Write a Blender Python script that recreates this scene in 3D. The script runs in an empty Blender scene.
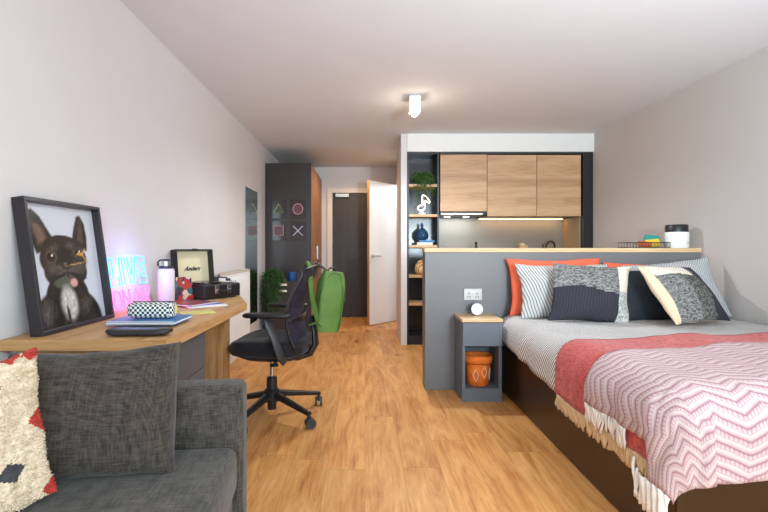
import bpy, bmesh, math, random
from mathutils import Vector, Matrix, noise
random.seed(7)
PI = math.pi
scene = bpy.context.scene
COL = scene.collection

# ------------------------------------------------------------------ colour and materials
def lin(c):
    c = c/255.0
    return c/12.92 if c <= 0.04045 else ((c+0.055)/1.055)**2.4
def rgb(r, g, b): return (lin(r), lin(g), lin(b), 1.0)

class NT:
    def __init__(s, m):
        s.t = m.node_tree; s.n = s.t.nodes; s.l = s.t.links
    def new(s, k, **kw):
        n = s.n.new('ShaderNode'+k)
        for a, v in kw.items(): setattr(n, a, v)
        return n
    def link(s, a, b): s.l.new(a, b)
    def math(s, op, a, b=None, c=None):
        n = s.new('Math', operation=op)
        for i, v in enumerate((a, b, c)):
            if v is None: continue
            if isinstance(v, (int, float)): n.inputs[i].default_value = v
            else: s.link(v, n.inputs[i])
        return n.outputs[0]
    def ramp(s, fac, stops, interp='LINEAR'):
        n = s.new('ValToRGB'); n.color_ramp.interpolation = interp
        e = n.color_ramp.elements
        while len(e) < len(stops): e.new(0.5)
        for i, (p, c) in enumerate(stops): e[i].position = p; e[i].color = c
        s.link(fac, n.inputs[0]); return n.outputs[0]
    def mix(s, fac, a, b, mode='MIX'):
        n = s.new('Mix', data_type='RGBA', blend_type=mode)
        for sock, v in ((n.inputs[0], fac), (n.inputs[6], a), (n.inputs[7], b)):
            if isinstance(v, (int, float)): sock.default_value = v
            elif isinstance(v, tuple): sock.default_value = v
            else: s.link(v, sock)
        return n.outputs[2]
    def coords(s, kind='Object', scale=(1,1,1), rot=(0,0,0)):
        tc = s.new('TexCoord'); mp = s.new('Mapping')
        mp.inputs['Scale'].default_value = scale; mp.inputs['Rotation'].default_value = rot
        s.link(tc.outputs[kind], mp.inputs[0]); return mp.outputs[0]
    def noise(s, vec, scale=5, detail=4, rough=0.55, dist=0.0):
        n = s.new('TexNoise'); s.link(vec, n.inputs['Vector'])
        n.inputs['Scale'].default_value = scale; n.inputs['Detail'].default_value = detail
        n.inputs['Roughness'].default_value = rough; n.inputs['Distortion'].default_value = dist
        return n.outputs['Fac']
    def bump(s, h, strength, dist=0.01):
        b = s.new('Bump'); b.inputs['Strength'].default_value = strength; b.inputs['Distance'].default_value = dist
        s.link(h, b.inputs['Height']); s.link(b.outputs[0], s.n['Principled BSDF'].inputs['Normal'])

def base(name, rough=0.5, metal=0.0, spec=0.5):
    m = bpy.data.materials.new(name); m.use_nodes = True
    b = m.node_tree.nodes['Principled BSDF']
    b.inputs['Roughness'].default_value = rough; b.inputs['Metallic'].default_value = metal
    b.inputs['Specular IOR Level'].default_value = spec
    return m, NT(m), b
def plain(name, c, rough=0.5, metal=0.0, spec=0.5, var=0.06, scale=20, bump=0.0):
    m, t, b = base(name, rough, metal, spec)
    f = t.noise(t.coords(), scale, 3)
    lo = tuple(x*(1-var) for x in c[:3])+(1,); hi = tuple(min(1, x*(1+var)) for x in c[:3])+(1,)
    t.link(t.ramp(f, [(0.3, lo), (0.7, hi)]), b.inputs['Base Color'])
    if bump: t.bump(f, bump, 0.004)
    return m
def emit(name, c, strength, basec=None):
    m, t, b = base(name, 0.4)
    b.inputs['Base Color'].default_value = basec or c
    b.inputs['Emission Color'].default_value = c; b.inputs['Emission Strength'].default_value = strength
    return m
def wood(name, lo, mid, hi, axis='X', rough=0.45, scale=1.0):
    m, t, b = base(name, rough)
    st = {'X': (0.7, 9, 9), 'Y': (9, 0.7, 9), 'Z': (9, 9, 0.7)}[axis]
    v = t.coords('Object', tuple(k*scale for k in st))
    f1 = t.noise(v, 2.2, 6, 0.62, 0.6)
    v2 = t.coords('Object', tuple(k*scale*4 for k in st))
    f2 = t.noise(v2, 4.0, 3, 0.5)
    f = t.math('ADD', t.math('MULTIPLY', f1, 0.75), t.math('MULTIPLY', f2, 0.25))
    t.link(t.ramp(f, [(0.33, lo), (0.5, mid), (0.66, hi)]), b.inputs['Base Color'])
    t.bump(f2, 0.08, 0.002)
    return m
def weave(name, lo, hi, scale=220, rough=0.9, bump=0.25, sx=1.0):
    m, t, b = base(name, rough, 0, 0.2)
    a = t.noise(t.coords('Object', (scale*sx, scale*0.08, scale*0.08)), 1.0, 2)
    c = t.noise(t.coords('Object', (scale*0.08, scale*0.08, scale)), 1.0, 2)
    d = t.noise(t.coords('Object', (scale*0.08, scale, scale*0.08)), 1.0, 2)
    f = t.math('DIVIDE', t.math('ADD', t.math('ADD', a, c), d), 3.0)
    t.link(t.ramp(f, [(0.4, lo), (0.6, hi)]), b.inputs['Base Color'])
    t.bump(f, bump, 0.004)
    b.inputs['Sheen Weight'].default_value = 0.15
    return m
def floor_mat():
    m, t, b = base('oak_floor', 0.42, 0, 0.35)
    tc = t.new('TexCoord'); sp = t.new('SeparateXYZ'); t.link(tc.outputs['Object'], sp.inputs[0])
    W, L = 0.19, 1.25
    xi = t.math('DIVIDE', sp.outputs[0], W); row = t.math('FLOOR', xi)
    wn = t.new('TexWhiteNoise', noise_dimensions='1D'); t.link(row, wn.inputs['W'])
    yi = t.math('ADD', t.math('DIVIDE', sp.outputs[1], L), wn.outputs['Value']); colm = t.math('FLOOR', yi)
    pid = t.new('CombineXYZ'); t.link(row, pid.inputs[0]); t.link(colm, pid.inputs[1])
    pn = t.new('TexWhiteNoise', noise_dimensions='2D'); t.link(pid.outputs[0], pn.inputs['Vector'])
    # grain, offset per plank
    off = t.new('VectorMath', operation='SCALE'); t.link(pn.outputs['Color'], off.inputs[0]); off.inputs['Scale'].default_value = 13.0
    ad = t.new('VectorMath', operation='ADD'); t.link(tc.outputs['Object'], ad.inputs[0]); t.link(off.outputs[0], ad.inputs[1])
    mp = t.new('Mapping'); mp.inputs['Scale'].default_value = (5.5, 1.0, 1); t.link(ad.outputs[0], mp.inputs[0])
    g1 = t.noise(mp.outputs[0], 1.5, 7, 0.62, 1.6)
    mp2 = t.new('Mapping'); mp2.inputs['Scale'].default_value = (70, 3.0, 1); t.link(ad.outputs[0], mp2.inputs[0])
    g2 = t.noise(mp2.outputs[0], 1.0, 3, 0.6)
    f = t.math('ADD', t.math('MULTIPLY', g1, 0.68), t.math('MULTIPLY', g2, 0.32))
    c = t.ramp(f, [(0.27, rgb(128, 72, 32)), (0.37, rgb(188, 122, 62)), (0.50, rgb(214, 152, 88)), (0.68, rgb(232, 176, 112))])
    tone = t.ramp(pn.outputs['Value'], [(0.0, (0.88, 0.87, 0.86, 1)), (1.0, (1.06, 1.05, 1.04, 1))])
    c = t.mix(1.0, c, tone, 'MULTIPLY')
    # knots
    vo = t.new('TexVoronoi'); mp3 = t.new('Mapping'); mp3.inputs['Scale'].default_value = (3.4, 1.25, 1)
    t.link(ad.outputs[0], mp3.inputs[0]); t.link(mp3.outputs[0], vo.inputs['Vector']); vo.inputs['Scale'].default_value = 1.0
    k = t.ramp(t.math('ADD', vo.outputs['Distance'], t.math('MULTIPLY', g1, 0.15)), [(0.12, (0.45, 0.36, 0.28, 1)), (0.24, (1, 1, 1, 1))])
    c = t.mix(0.85, c, k, 'MULTIPLY')
    mp4 = t.new('Mapping'); mp4.inputs['Scale'].default_value = (20, 1.6, 1); t.link(ad.outputs[0], mp4.inputs[0])
    g3 = t.noise(mp4.outputs[0], 1.0, 5, 0.7, 2.5)
    c = t.mix(0.55, c, t.ramp(g3, [(0.58, (1, 1, 1, 1)), (0.66, (0.62, 0.50, 0.40, 1))]), 'MULTIPLY')
    # seams
    fx = t.math('FRACT', xi); fy = t.math('FRACT', yi)
    ex = t.math('LESS_THAN', t.math('MINIMUM', fx, t.math('SUBTRACT', 1.0, fx)), 0.008)
    ey = t.math('LESS_THAN', t.math('MINIMUM', fy, t.math('SUBTRACT', 1.0, fy)), 0.0016)
    seam = t.math('MAXIMUM', ex, ey)
    c = t.mix(t.math('MULTIPLY', seam, 0.3), c, rgb(90, 52, 24))
    t.link(c, b.inputs['Base Color'])
    t.bump(f, 0.05, 0.002)
    return m
def stripes(name, a, c, period, angle, duty=0.5, kind='UV'):
    m, t, b = base(name, 0.85, 0, 0.15)
    v = t.coords(kind, (1, 1, 1), (0, 0, angle))
    sp = t.new('SeparateXYZ'); t.link(v, sp.inputs[0])
    n = t.noise(t.coords(kind), 6.0, 2)
    fr = t.math('FRACT', t.math('DIVIDE', t.math('ADD', sp.outputs[0], t.math('MULTIPLY', n, 0.01)), period))
    f = t.math('ABSOLUTE', t.math('SUBTRACT', fr, 0.5))
    t.link(t.ramp(f, [(duty*0.5-0.04, a), (duty*0.5+0.04, c)]), b.inputs['Base Color'])
    t.bump(n, 0.1, 0.01)
    return m
def chevron(name):
    m, t, b = base(name, 0.9, 0, 0.15)
    tc = t.new('TexCoord'); sp = t.new('SeparateXYZ'); t.link(tc.outputs['UV'], sp.inputs[0])
    n = t.noise(tc.outputs['UV'], 5.0, 3)
    u = t.math('ADD', sp.outputs[0], t.math('MULTIPLY', n, 0.10))
    tri = t.math('PINGPONG', u, 0.085)
    val = t.math('ADD', sp.outputs[1], t.math('MULTIPLY', tri, 0.52))
    fr = t.math('FRACT', t.math('DIVIDE', val, 0.040))
    c = t.ramp(fr, [(0.0, rgb(150, 112, 120)), (0.10, rgb(186, 154, 158)), (0.30, rgb(206, 186, 184)), (0.50, rgb(210, 194, 190)), (0.56, rgb(178, 144, 150)), (0.64, rgb(208, 186, 186)), (0.85, rgb(202, 174, 176)), (1.0, rgb(156, 118, 126))])
    # small dashes of the knit
    fu = t.math('FRACT', t.math('DIVIDE', sp.outputs[0], 0.013))
    d = t.math('LESS_THAN', fu, 0.42)
    band = t.math('GREATER_THAN', fr, 0.62)
    c = t.mix(t.math('MULTIPLY', t.math('MULTIPLY', d, band), 0.45), c, rgb(150, 104, 118))
    t.link(c, b.inputs['Base Color'])
    t.bump(fr, 0.2, 0.004)
    return m
def speckle(name, lo, hi, scale=1.0, squash=2.6):
    m, t, b = base(name, 0.95, 0, 0.1)
    v = t.coords('UV', (scale, scale*squash, scale))
    f = t.noise(v, 38, 3, 0.7, 1.2)
    t.link(t.ramp(f, [(0.42, lo), (0.56, hi)]), b.inputs['Base Color'])
    t.bump(f, 0.5, 0.008); return m
def gloss_glass(name, c, rough=0.02, trans=0.9):
    m, t, b = base(name, rough)
    b.inputs['Base Color'].default_value = c; b.inputs['Transmission Weight'].default_value = trans
    b.inputs['IOR'].default_value = 1.45
    return m

M = {}
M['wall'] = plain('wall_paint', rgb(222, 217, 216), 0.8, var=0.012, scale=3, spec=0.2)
M['wall_dimmed'] = plain('wall_paint_dimmed', rgb(202, 195, 190), 0.8, var=0.012, scale=3, spec=0.2)  # wall paint darkened so this side looks less lit
M['ceil'] = plain('ceiling_paint', rgb(226, 226, 229), 0.85, var=0.012, scale=3, spec=0.15)
M['white_paint'] = plain('white_gloss_paint', rgb(236, 234, 230), 0.45, var=0.01)
M['floor'] = floor_mat()
M['trim_white'] = plain('trim_white', rgb(228, 222, 214), 0.5, var=0.01)
M['greyblue'] = plain('blue_grey_laminate', rgb(113, 112, 114), 0.45, var=0.02, scale=4)
M['greyblue2'] = plain('blue_grey_bedside_laminate', rgb(102, 109, 119), 0.42, var=0.02, scale=4)
M['oak_edge'] = wood('pale_oak', rgb(196, 158, 112), rgb(218, 184, 138), rgb(230, 200, 158), 'X')
M['oak_desk'] = wood('desk_oak', rgb(160, 112, 64), rgb(196, 150, 98), rgb(214, 172, 122), 'Y')
M['oak_edge_desk'] = wood('desk_oak_edge', rgb(160, 112, 64), rgb(192, 146, 94), rgb(208, 166, 116), 'X')
M['oak_desk_v'] = wood('desk_oak_upright', rgb(150, 106, 62), rgb(182, 138, 90), rgb(202, 160, 112), 'Z')
M['oak_kitchen'] = wood('kitchen_oak', rgb(168, 124, 86), rgb(198, 156, 117), rgb(212, 174, 136), 'X', scale=0.6)
M['oak_shelf'] = wood('shelf_oak', rgb(164, 120, 80), rgb(200, 158, 114), rgb(214, 178, 136), 'X')
M['oak_door_edge'] = wood('door_edge_oak', rgb(150, 104, 62), rgb(186, 138, 90), rgb(200, 156, 108), 'Z')
M['oak_wardrobe'] = wood('wardrobe_oak', rgb(120, 78, 44), rgb(156, 108, 66), rgb(176, 128, 84), 'Z')
M['charcoal'] = plain('charcoal_laminate', rgb(54, 48, 48), 0.3, var=0.03, scale=3)
M['charcoal2'] = plain('charcoal_pedestal', rgb(88, 87, 92), 0.5, var=0.03, scale=3)
M['black_lam'] = plain('black_laminate', rgb(34, 34, 38), 0.4, var=0.05)
M['shelf_black'] = plain('black_shelf_laminate', rgb(44, 45, 50), 0.22, var=0.3, scale=6)  # strong mottling stands in for blotchy reflections on the back panel
M['door_dark'] = wood('dark_door', rgb(44, 36, 33), rgb(52, 43, 40), rgb(60, 50, 46), 'Z', 0.5)
M['bed_base'] = plain('bed_base_leatherette', rgb(54, 33, 15), 0.33, var=0.06, scale=8)
M['mattress'] = plain('mattress_white', rgb(228, 226, 222), 0.8)
M['steel'] = plain('brushed_steel', rgb(190, 188, 184), 0.3, 1.0)
M['socket_steel'] = plain('socket_steel', rgb(172, 170, 166), 0.35, 0.3)
M['chrome'] = plain('chrome', rgb(205, 205, 208), 0.12, 1.0, var=0.02)
M['black_plastic'] = plain('black_plastic', rgb(28, 28, 31), 0.4, var=0.1)
M['dark_plastic'] = plain('dark_grey_plastic', rgb(52, 54, 58), 0.42, var=0.08)
M['black_fabric'] = weave('black_fabric', rgb(22, 22, 25), rgb(40, 40, 45), 300)
M['sofa'] = weave('charcoal_weave', rgb(48, 44, 40), rgb(88, 83, 77), 260)
M['sofa_cushion'] = weave('charcoal_weave_cushion', rgb(44, 39, 34), rgb(80, 73, 66), 260)
M['cream_pile'] = weave('cream_pile', rgb(204, 182, 152), rgb(236, 218, 192), 120, bump=0.6)
M['red_pile'] = weave('red_pile', rgb(168, 48, 38), rgb(204, 66, 52), 160)
M['dark_pile'] = weave('dark_pile', rgb(52, 50, 52), rgb(76, 74, 76), 160)
M['coral'] = plain('coral_cotton', rgb(232, 108, 78), 0.85, spec=0.15, var=0.05, scale=8, bump=0.1)
M['stripe_pillow'] = stripes('grey_ticking_stripe', rgb(138, 136, 138), rgb(208, 206, 202), 0.021, -0.35, 0.42)
M['stripe_pillow2'] = stripes('grey_fine_stripe', rgb(144, 145, 148), rgb(186, 186, 185), 0.014, 0.7, 0.45)
M['duvet'] = stripes('duvet_stripe', rgb(104, 104, 110), rgb(236, 232, 228), 0.0175, 2.1, 0.42)
M['red_throw'] = weave('red_weave', rgb(164, 56, 56), rgb(216, 104, 98), 420, bump=0.3)
M['beige_fringe'] = plain('beige_fringe', rgb(222, 190, 148), 0.9, spec=0.1)
M['cream_fringe'] = plain('cream_fringe', rgb(240, 232, 222), 0.9, spec=0.1)
M['pink_throw'] = chevron('pink_chevron_knit')
M['speckle'] = speckle('grey_speckle_knit', rgb(70, 72, 74), rgb(156, 154, 150))
M['speckle_dark'] = speckle('dark_speckle_knit', rgb(48, 52, 54), rgb(126, 126, 118), 1.2, 1.4)
M['speckle_light'] = speckle('pale_speckle_knit', rgb(140, 140, 140), rgb(214, 212, 208), 1.5, 1.2)
M['cotton_black'] = stripes('black_ribbed_cotton', rgb(46, 44, 52), rgb(60, 58, 66), 0.02, 0.0, 0.3)
M['cotton_slate'] = plain('slate_velvet', rgb(46, 52, 58), 0.8, spec=0.2, scale=10)
M['cotton_cream'] = plain('cream_cotton', rgb(236, 224, 208), 0.85, spec=0.15)
M['cotton_beige'] = plain('beige_cotton', rgb(222, 200, 170), 0.85, spec=0.15)
M['orange_felt'] = plain('orange_felt', rgb(222, 112, 42), 0.75, spec=0.2, var=0.18, scale=30, bump=0.2)
M['pale_thread'] = plain('pale_thread', rgb(240, 220, 190), 0.8)
M['white_plastic'] = plain('white_plastic', rgb(238, 238, 236), 0.35, var=0.01)
M['radiator'] = plain('radiator_enamel', rgb(244, 244, 244), 0.4, var=0.01)
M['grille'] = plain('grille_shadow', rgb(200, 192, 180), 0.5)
M['mirror'] = base('mirror_glass', 0.02, 1.0)[0]
M['mirror'].node_tree.nodes['Principled BSDF'].inputs['Base Color'].default_value = (0.62, 0.68, 0.66, 1)
M['poster'] = plain('smoked_print', rgb(56, 51, 50), 0.12, var=0.03)
M['sym_green'] = plain('print_green', rgb(186, 200, 140), 0.4)
M['sym_red'] = plain('print_red', rgb(220, 150, 156), 0.4)
M['sym_redfill'] = plain('print_dark_red', rgb(96, 60, 68), 0.4)
M['sym_greenfill'] = plain('print_dark_green', rgb(56, 62, 44), 0.4)
M['sym_pink'] = plain('print_pink', rgb(222, 168, 180), 0.4)
M['sym_blue'] = plain('print_white_blue', rgb(206, 200, 226), 0.4)
M['leaf'] = plain('leaf_green', rgb(62, 104, 40), 0.5, var=0.4, scale=40)
M['leaf2'] = plain('leaf_dark_green', rgb(48, 76, 34), 0.5, var=0.4, scale=40)
M['pot_grey'] = plain('grey_pot', rgb(120, 118, 116), 0.6)
M['pot_white'] = speckle('patterned_pot', rgb(70, 68, 66), rgb(222, 218, 210))
M['blue_glaze'] = plain('blue_glaze', rgb(36, 84, 140), 0.25)
M['blue_glass'] = gloss_glass('blue_glass', rgb(60, 110, 150), 0.03, 0.7)
M['book_blue'] = plain('book_blue', rgb(40, 120, 176), 0.5)
M['book_cream'] = plain('book_cream', rgb(226, 216, 202), 0.6)
M['paper'] = plain('paper_white', rgb(240, 238, 234), 0.7, var=0.01)
M['wicker'] = stripes('wicker', rgb(176, 128, 80), rgb(224, 184, 132), 0.02, 1.57, 0.4, 'Object')
M['green_nylon'] = plain('green_nylon', rgb(90, 124, 54), 0.6, var=0.15, scale=12, bump=0.15)
M['green_dark'] = plain('green_webbing', rgb(70, 104, 50), 0.7, var=0.12)
M['frame_black'] = plain('black_frame', rgb(38, 34, 38), 0.35)
M['lilac'] = plain('pale_bottle_enamel', rgb(232, 226, 238), 0.35, var=0.01)
M['check'] = None
M['notebook_blue'] = plain('blue_cover', rgb(44, 112, 178), 0.4)
M['notebook_lilac'] = plain('lilac_cover', rgb(196, 178, 226), 0.4)
M['lid_cream'] = plain('cream_lining', rgb(232, 218, 180), 0.7, var=0.02)
M['leatherette'] = plain('dark_leatherette', rgb(34, 30, 34), 0.42, var=0.12, scale=60, bump=0.1)
M['vinyl'] = plain('vinyl_black', rgb(18, 18, 20), 0.2)
M['yellow_card'] = plain('yellow_card', rgb(216, 208, 120), 0.6)
M['teal'] = plain('teal_packet', rgb(40, 150, 140), 0.35)
M['yellow'] = plain('yellow_packet', rgb(226, 184, 50), 0.35)
M['orange_pk'] = plain('rust_packet', rgb(196, 92, 40), 0.4)
M['splash'] = plain('splashback_grey', rgb(142, 131, 119), 0.35, var=0.02, scale=6)
M['worktop'] = plain('worktop_grey', rgb(96, 92, 90), 0.4)
M['warm_lit_panel'] = plain('warm_lit_panel', rgb(170, 140, 108), 0.5, var=0.04)  # grey panel face with the strip's warm light put into its colour
M['neon_blue'] = emit('neon_cyan', (0.06, 0.55, 0.95, 1), 1.35, (0.1, 0.3, 0.4, 1))
M['neon_pink'] = emit('neon_pink', (1.0, 0.14, 0.46, 1), 1.5, (0.4, 0.1, 0.2, 1))
M['neon_warm'] = emit('neon_warm_white', (1.0, 0.90, 0.70, 1), 3.0, (1, 0.95, 0.85, 1))
M['lamp_on'] = emit('lamp_glass_lit', (1.0, 0.86, 0.68, 1), 26.0)
M['led_warm'] = emit('led_warm', (1.0, 0.72, 0.36, 1), 5.0)
M['led_cool'] = emit('led_cool', (0.92, 1.0, 0.95, 1), 9.0)
m, t, b = base('clear_acrylic', 0.03)
b.inputs['Base Color'].default_value = (0.95, 0.96, 1, 1); b.inputs['Alpha'].default_value = 0.12
M['acrylic'] = m
m, t, b = base('window_glass', 0.02)
b.inputs['Base Color'].default_value = (0.95, 0.97, 1, 1); b.inputs['Alpha'].default_value = 0.1
M['pane'] = m
# chair mesh: translucent net
m, t, b = base('black_net', 0.7)
b.inputs['Base Color'].default_value = rgb(44, 38, 58)
v = t.coords('UV', (150, 150, 150)); ck = t.new('TexChecker'); ck.inputs['Scale'].default_value = 1.0
t.link(v, ck.inputs['Vector']); t.link(t.math('ADD', 0.72, t.math('MULTIPLY', ck.outputs['Fac'], 0.28)), b.inputs['Alpha'])
M['net'] = m
# houndstooth pouch
m, t, b = base('dogtooth_cloth', 0.8)
v = t.coords('Object', (1, 1, 1)); ck = t.new('TexChecker'); ck.inputs['Scale'].default_value = 95
ck.inputs['Color1'].default_value = rgb(36, 44, 48); ck.inputs['Color2'].default_value = rgb(232, 236, 232)
t.link(v, ck.inputs['Vector']); t.link(ck.outputs['Color'], b.inputs['Base Color']); M['check'] = m
def confetti(name, stops, scale=22):
    m, t, b = base(name, 0.35)
    vo = t.new('TexVoronoi'); vo.inputs['Scale'].default_value = scale; t.link(t.coords(), vo.inputs['Vector'])
    sp = t.new('SeparateColor'); t.link(vo.outputs['Color'], sp.inputs[0])
    t.link(t.ramp(sp.outputs[0], stops, 'CONSTANT'), b.inputs['Base Color']); return m
M['sleeve_print'] = confetti('sleeve_print', [(0, rgb(190, 40, 44)), (0.3, rgb(46, 52, 70)), (0.5, rgb(220, 200, 180)), (0.65, rgb(60, 110, 120)), (0.8, rgb(170, 60, 50))], 30)
M['mag_red'] = confetti('magazine_red', [(0, rgb(170, 60, 50)), (0.4, rgb(120, 50, 90)), (0.6, rgb(206, 120, 90)), (0.8, rgb(60, 50, 90))], 18)
M['mag_purple'] = confetti('magazine_purple', [(0, rgb(110, 80, 170)), (0.35, rgb(150, 130, 205)), (0.7, rgb(80, 90, 170))], 14)
m, t, b = base('dog_print', 0.25)
at = t.new('VertexColor', layer_name='Col'); t.link(at.outputs['Color'], b.inputs['Base Color']); M['dog'] = m

# ------------------------------------------------------------------ mesh building
class MB:
    def __init__(s):
        s.bm = bmesh.new(); s.uv = s.bm.loops.layers.uv.new('UVMap')
    def box(s, x0, y0, z0, x1, y1, z1, bev=0.0, seg=2, mi=0, mat=None):
        r = bmesh.ops.create_cube(s.bm, size=1.0)
        vs = r['verts']
        mt = Matrix.Translation(((x0+x1)/2, (y0+y1)/2, (z0+z1)/2)) @ Matrix.Diagonal((abs(x1-x0), abs(y1-y0), abs(z1-z0), 1))
        if mat is not None: mt = mat @ mt
        bmesh.ops.transform(s.bm, matrix=mt, verts=vs)
        fs = set(f for v in vs for f in v.link_faces)
        for f in fs: f.material_index = mi
        if bev > 0:
            es = list(set(e for v in vs for e in v.link_edges))
            rr = bmesh.ops.bevel(s.bm, geom=es, offset=bev, segments=seg, affect='EDGES', profile=0.5)
            for f in rr['faces']: f.material_index = mi
        return s
    def rings(s, rings, closed=False, caps=True, mi=0):
        vr = [[s.bm.verts.new(p) for p in r] for r in rings]
        n = len(vr[0]); k = len(vr)
        for i in range(k if closed else k-1):
            a, b = vr[i], vr[(i+1) % k]
            for j in range(n):
                try:
                    f = s.bm.faces.new((a[j], a[(j+1) % n], b[(j+1) % n], b[j])); f.material_index = mi
                except ValueError: pass
        if caps and not closed:
            for r in (list(reversed(vr[0])), vr[-1]):
                try: f = s.bm.faces.new(r); f.material_index = mi
                except ValueError: pass
        return s
    def tube(s, pts, r, n=8, closed=False, mi=0, squash=None):
        pts = [Vector(p) for p in pts]; k = len(pts); rings = []
        up = None
        for i, p in enumerate(pts):
            if closed: d = pts[(i+1) % k]-pts[i-1]
            else: d = pts[min(i+1, k-1)]-pts[max(i-1, 0)]
            if d.length < 1e-9: d = Vector((0, 0, 1))
            d.normalize()
            if up is None:
                up = Vector((0, 0, 1)) if abs(d.z) < 0.9 else Vector((1, 0, 0))
            a = up-d*up.dot(d)
            if a.length < 1e-6: a = d.orthogonal()
            a.normalize(); up = a; c = d.cross(a)
            rr = r[i] if isinstance(r, (list, tuple)) else r
            q = squash or (1, 1)
            rings.append([p+a*(rr*q[0]*math.cos(2*PI*j/n))+c*(rr*q[1]*math.sin(2*PI*j/n)) for j in range(n)])
        return s.rings(rings, closed, True, mi)
    def cyl(s, p0, p1, r0, r1=None, n=20, mi=0):
        return s.tube([p0, p1], [r0, r0 if r1 is None else r1], n, mi=mi)
    def lathe(s, prof, c=(0, 0, 0), n=28, mi=0, caps=True):
        return s.rings([[(c[0]+r*math.cos(2*PI*j/n), c[1]+r*math.sin(2*PI*j/n), c[2]+z) for j in range(n)] for r, z in prof], False, caps, mi)
    def poly(s, pts, mi=0):
        f = s.bm.faces.new([s.bm.verts.new(p) for p in pts]); f.material_index = mi; return s
    def prism(s, poly, z0, z1, mi=0, bev=0.0):
        lo = [s.bm.verts.new((x, y, z0)) for x, y in poly]; hi = [s.bm.verts.new((x, y, z1)) for x, y in poly]
        n = len(poly); fs = [s.bm.faces.new(list(reversed(lo))), s.bm.faces.new(hi)]
        for j in range(n): fs.append(s.bm.faces.new((lo[j], lo[(j+1) % n], hi[(j+1) % n], hi[j])))
        for f in fs: f.material_index = mi
        if bev:
            bmesh.ops.bevel(s.bm, geom=list(set(e for f in fs for e in f.edges)), offset=bev, segments=2, affect='EDGES')
        return s
    def sphere(s, c, r, n=16, sc=(1, 1, 1), mi=0):
        rr = bmesh.ops.create_uvsphere(s.bm, u_segments=n, v_segments=n//2, radius=r)
        bmesh.ops.transform(s.bm, matrix=Matrix.Translation(c) @ Matrix.Diagonal((*sc, 1)), verts=rr['verts'])
        return s
    def xf(s, mat):
        bmesh.ops.transform(s.bm, matrix=mat, verts=s.bm.verts); return s
    def build(s, name, mats, parent=None, smooth=False, off=None):
        if off is not None: bmesh.ops.translate(s.bm, vec=-Vector(off), verts=s.bm.verts)
        bmesh.ops.recalc_face_normals(s.bm, faces=s.bm.faces)
        me = bpy.data.meshes.new(name); s.bm.to_mesh(me); s.bm.free()
        for mm in (mats if isinstance(mats, (list, tuple)) else [mats]): me.materials.append(mm)
        if smooth:
            for p in me.polygons: p.use_smooth = True
        o = bpy.data.objects.new(name, me); COL.objects.link(o)
        if parent: o.parent = parent
        if smooth == 'auto':
            md = o.modifiers.new('edges', 'EDGE_SPLIT'); md.split_angle = 0.7
        return o

def tag(o, label, cat, group=None, kind=None):
    o['label'] = label; o['category'] = cat
    if group: o['group'] = group
    if kind: o['kind'] = kind
    return o
class Thing:
    """An Empty at the base of a thing; parts are given in place (world axes) or, with local=True, in its own axes."""
    def __init__(s, name, label, cat, loc, rotz=0.0, group=None, local=False):
        s.o = bpy.data.objects.new(name, None); COL.objects.link(s.o); s.o.empty_display_size = 0.05
        s.o.location = loc; s.o.rotation_euler = (0, 0, rotz); s.loc = Vector(loc); s.local = local
        tag(s.o, label, cat, group)
    def part(s, mb, name, mats, smooth=False, label=None, parent=None):
        o = mb.build(name, mats, parent or s.o, smooth, None if s.local else s.loc)
        if label: o['label'] = label
        return o
def single(mb, name, mats, label, cat, loc, smooth=False, group=None, kind=None):
    o = mb.build(name, mats, None, smooth, loc); o.location = loc
    return tag(o, label, cat, group, kind)
def struct(mb, name, mats, label, cat, loc=(0, 0, 0), smooth=False, parent=None):
    o = mb.build(name, mats, parent, smooth, loc if parent is None else None)
    if parent is None:
        o.location = loc; tag(o, label, cat, kind='structure')
    return o

F = 460.0; H = 1.10
def X(px, Y): return (px-365)*Y/F
def Z(py, Y): return H-(py-249)*Y/F

XL, XR, CE, YB, YR = -1.30, 2.62, 2.42, 7.44, -1.3
YK = 5.28       # front of the kitchen
XH = 0.482      # side of the hall
# ------------------------------------------------------------------ setting
struct(MB().box(XL-0.1, YR-0.1, -0.1, XR+0.1, YB+0.1, 0.0), 'floor', M['floor'], 'warm oak plank floor running to the door', 'floor')
struct(MB().box(XL-0.1, YR-0.1, CE, XR+0.1, YB+0.1, CE+0.1), 'ceiling', M['ceil'], 'plain off-white ceiling over the whole room', 'ceiling')
struct(MB().box(XL-0.1, YR-0.1, 0, XL, YB+0.1, CE), 'wall_left', M['wall'], 'pale wall behind the desk and the radiator', 'wall')
struct(MB().box(XR, YR-0.1, 0, XR+0.1, YB+0.1, CE), 'wall_right', M['wall_dimmed'], 'pale wall beside the bed, toned down for weaker light', 'wall')
struct(MB().box(XL, YB, 0, XR, YB+0.1, CE), 'wall_back', M['wall'], 'pale wall around the dark entrance door', 'wall')
w = MB()
wx0, wx1, wz0, wz1 = -0.7, 2.3, 0.35, 2.25
w.box(XL, YR-0.1, 0, XR, YR, wz0); w.box(XL, YR-0.1, wz1, XR, YR, CE)
w.box(XL, YR-0.1, wz0, wx0, YR, wz1); w.box(wx1, YR-0.1, wz0, XR, YR, wz1)
struct(w, 'wall_front', M['wall'], 'pale wall with a wide added window behind the camera', 'wall')
wf = MB()
for a in (wx0, (wx0+wx1)/2-0.025, wx1-0.05): wf.box(a, YR-0.08, wz0, a+0.05, YR-0.03, wz1)
wf.box(wx0, YR-0.08, wz0, wx1, YR-0.03, wz0+0.05); wf.box(wx0, YR-0.08, wz1-0.05, wx1, YR-0.03, wz1)
wo = struct(wf, 'window_1', M['white_paint'], 'wide white framed window added unseen behind the camera for light', 'window')  # unseen window, put in to carry the fill lamp
pn = MB().box(wx0, YR-0.06, wz0, wx1, YR-0.055, wz1).build('pane', M['pane'], wo)
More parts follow.
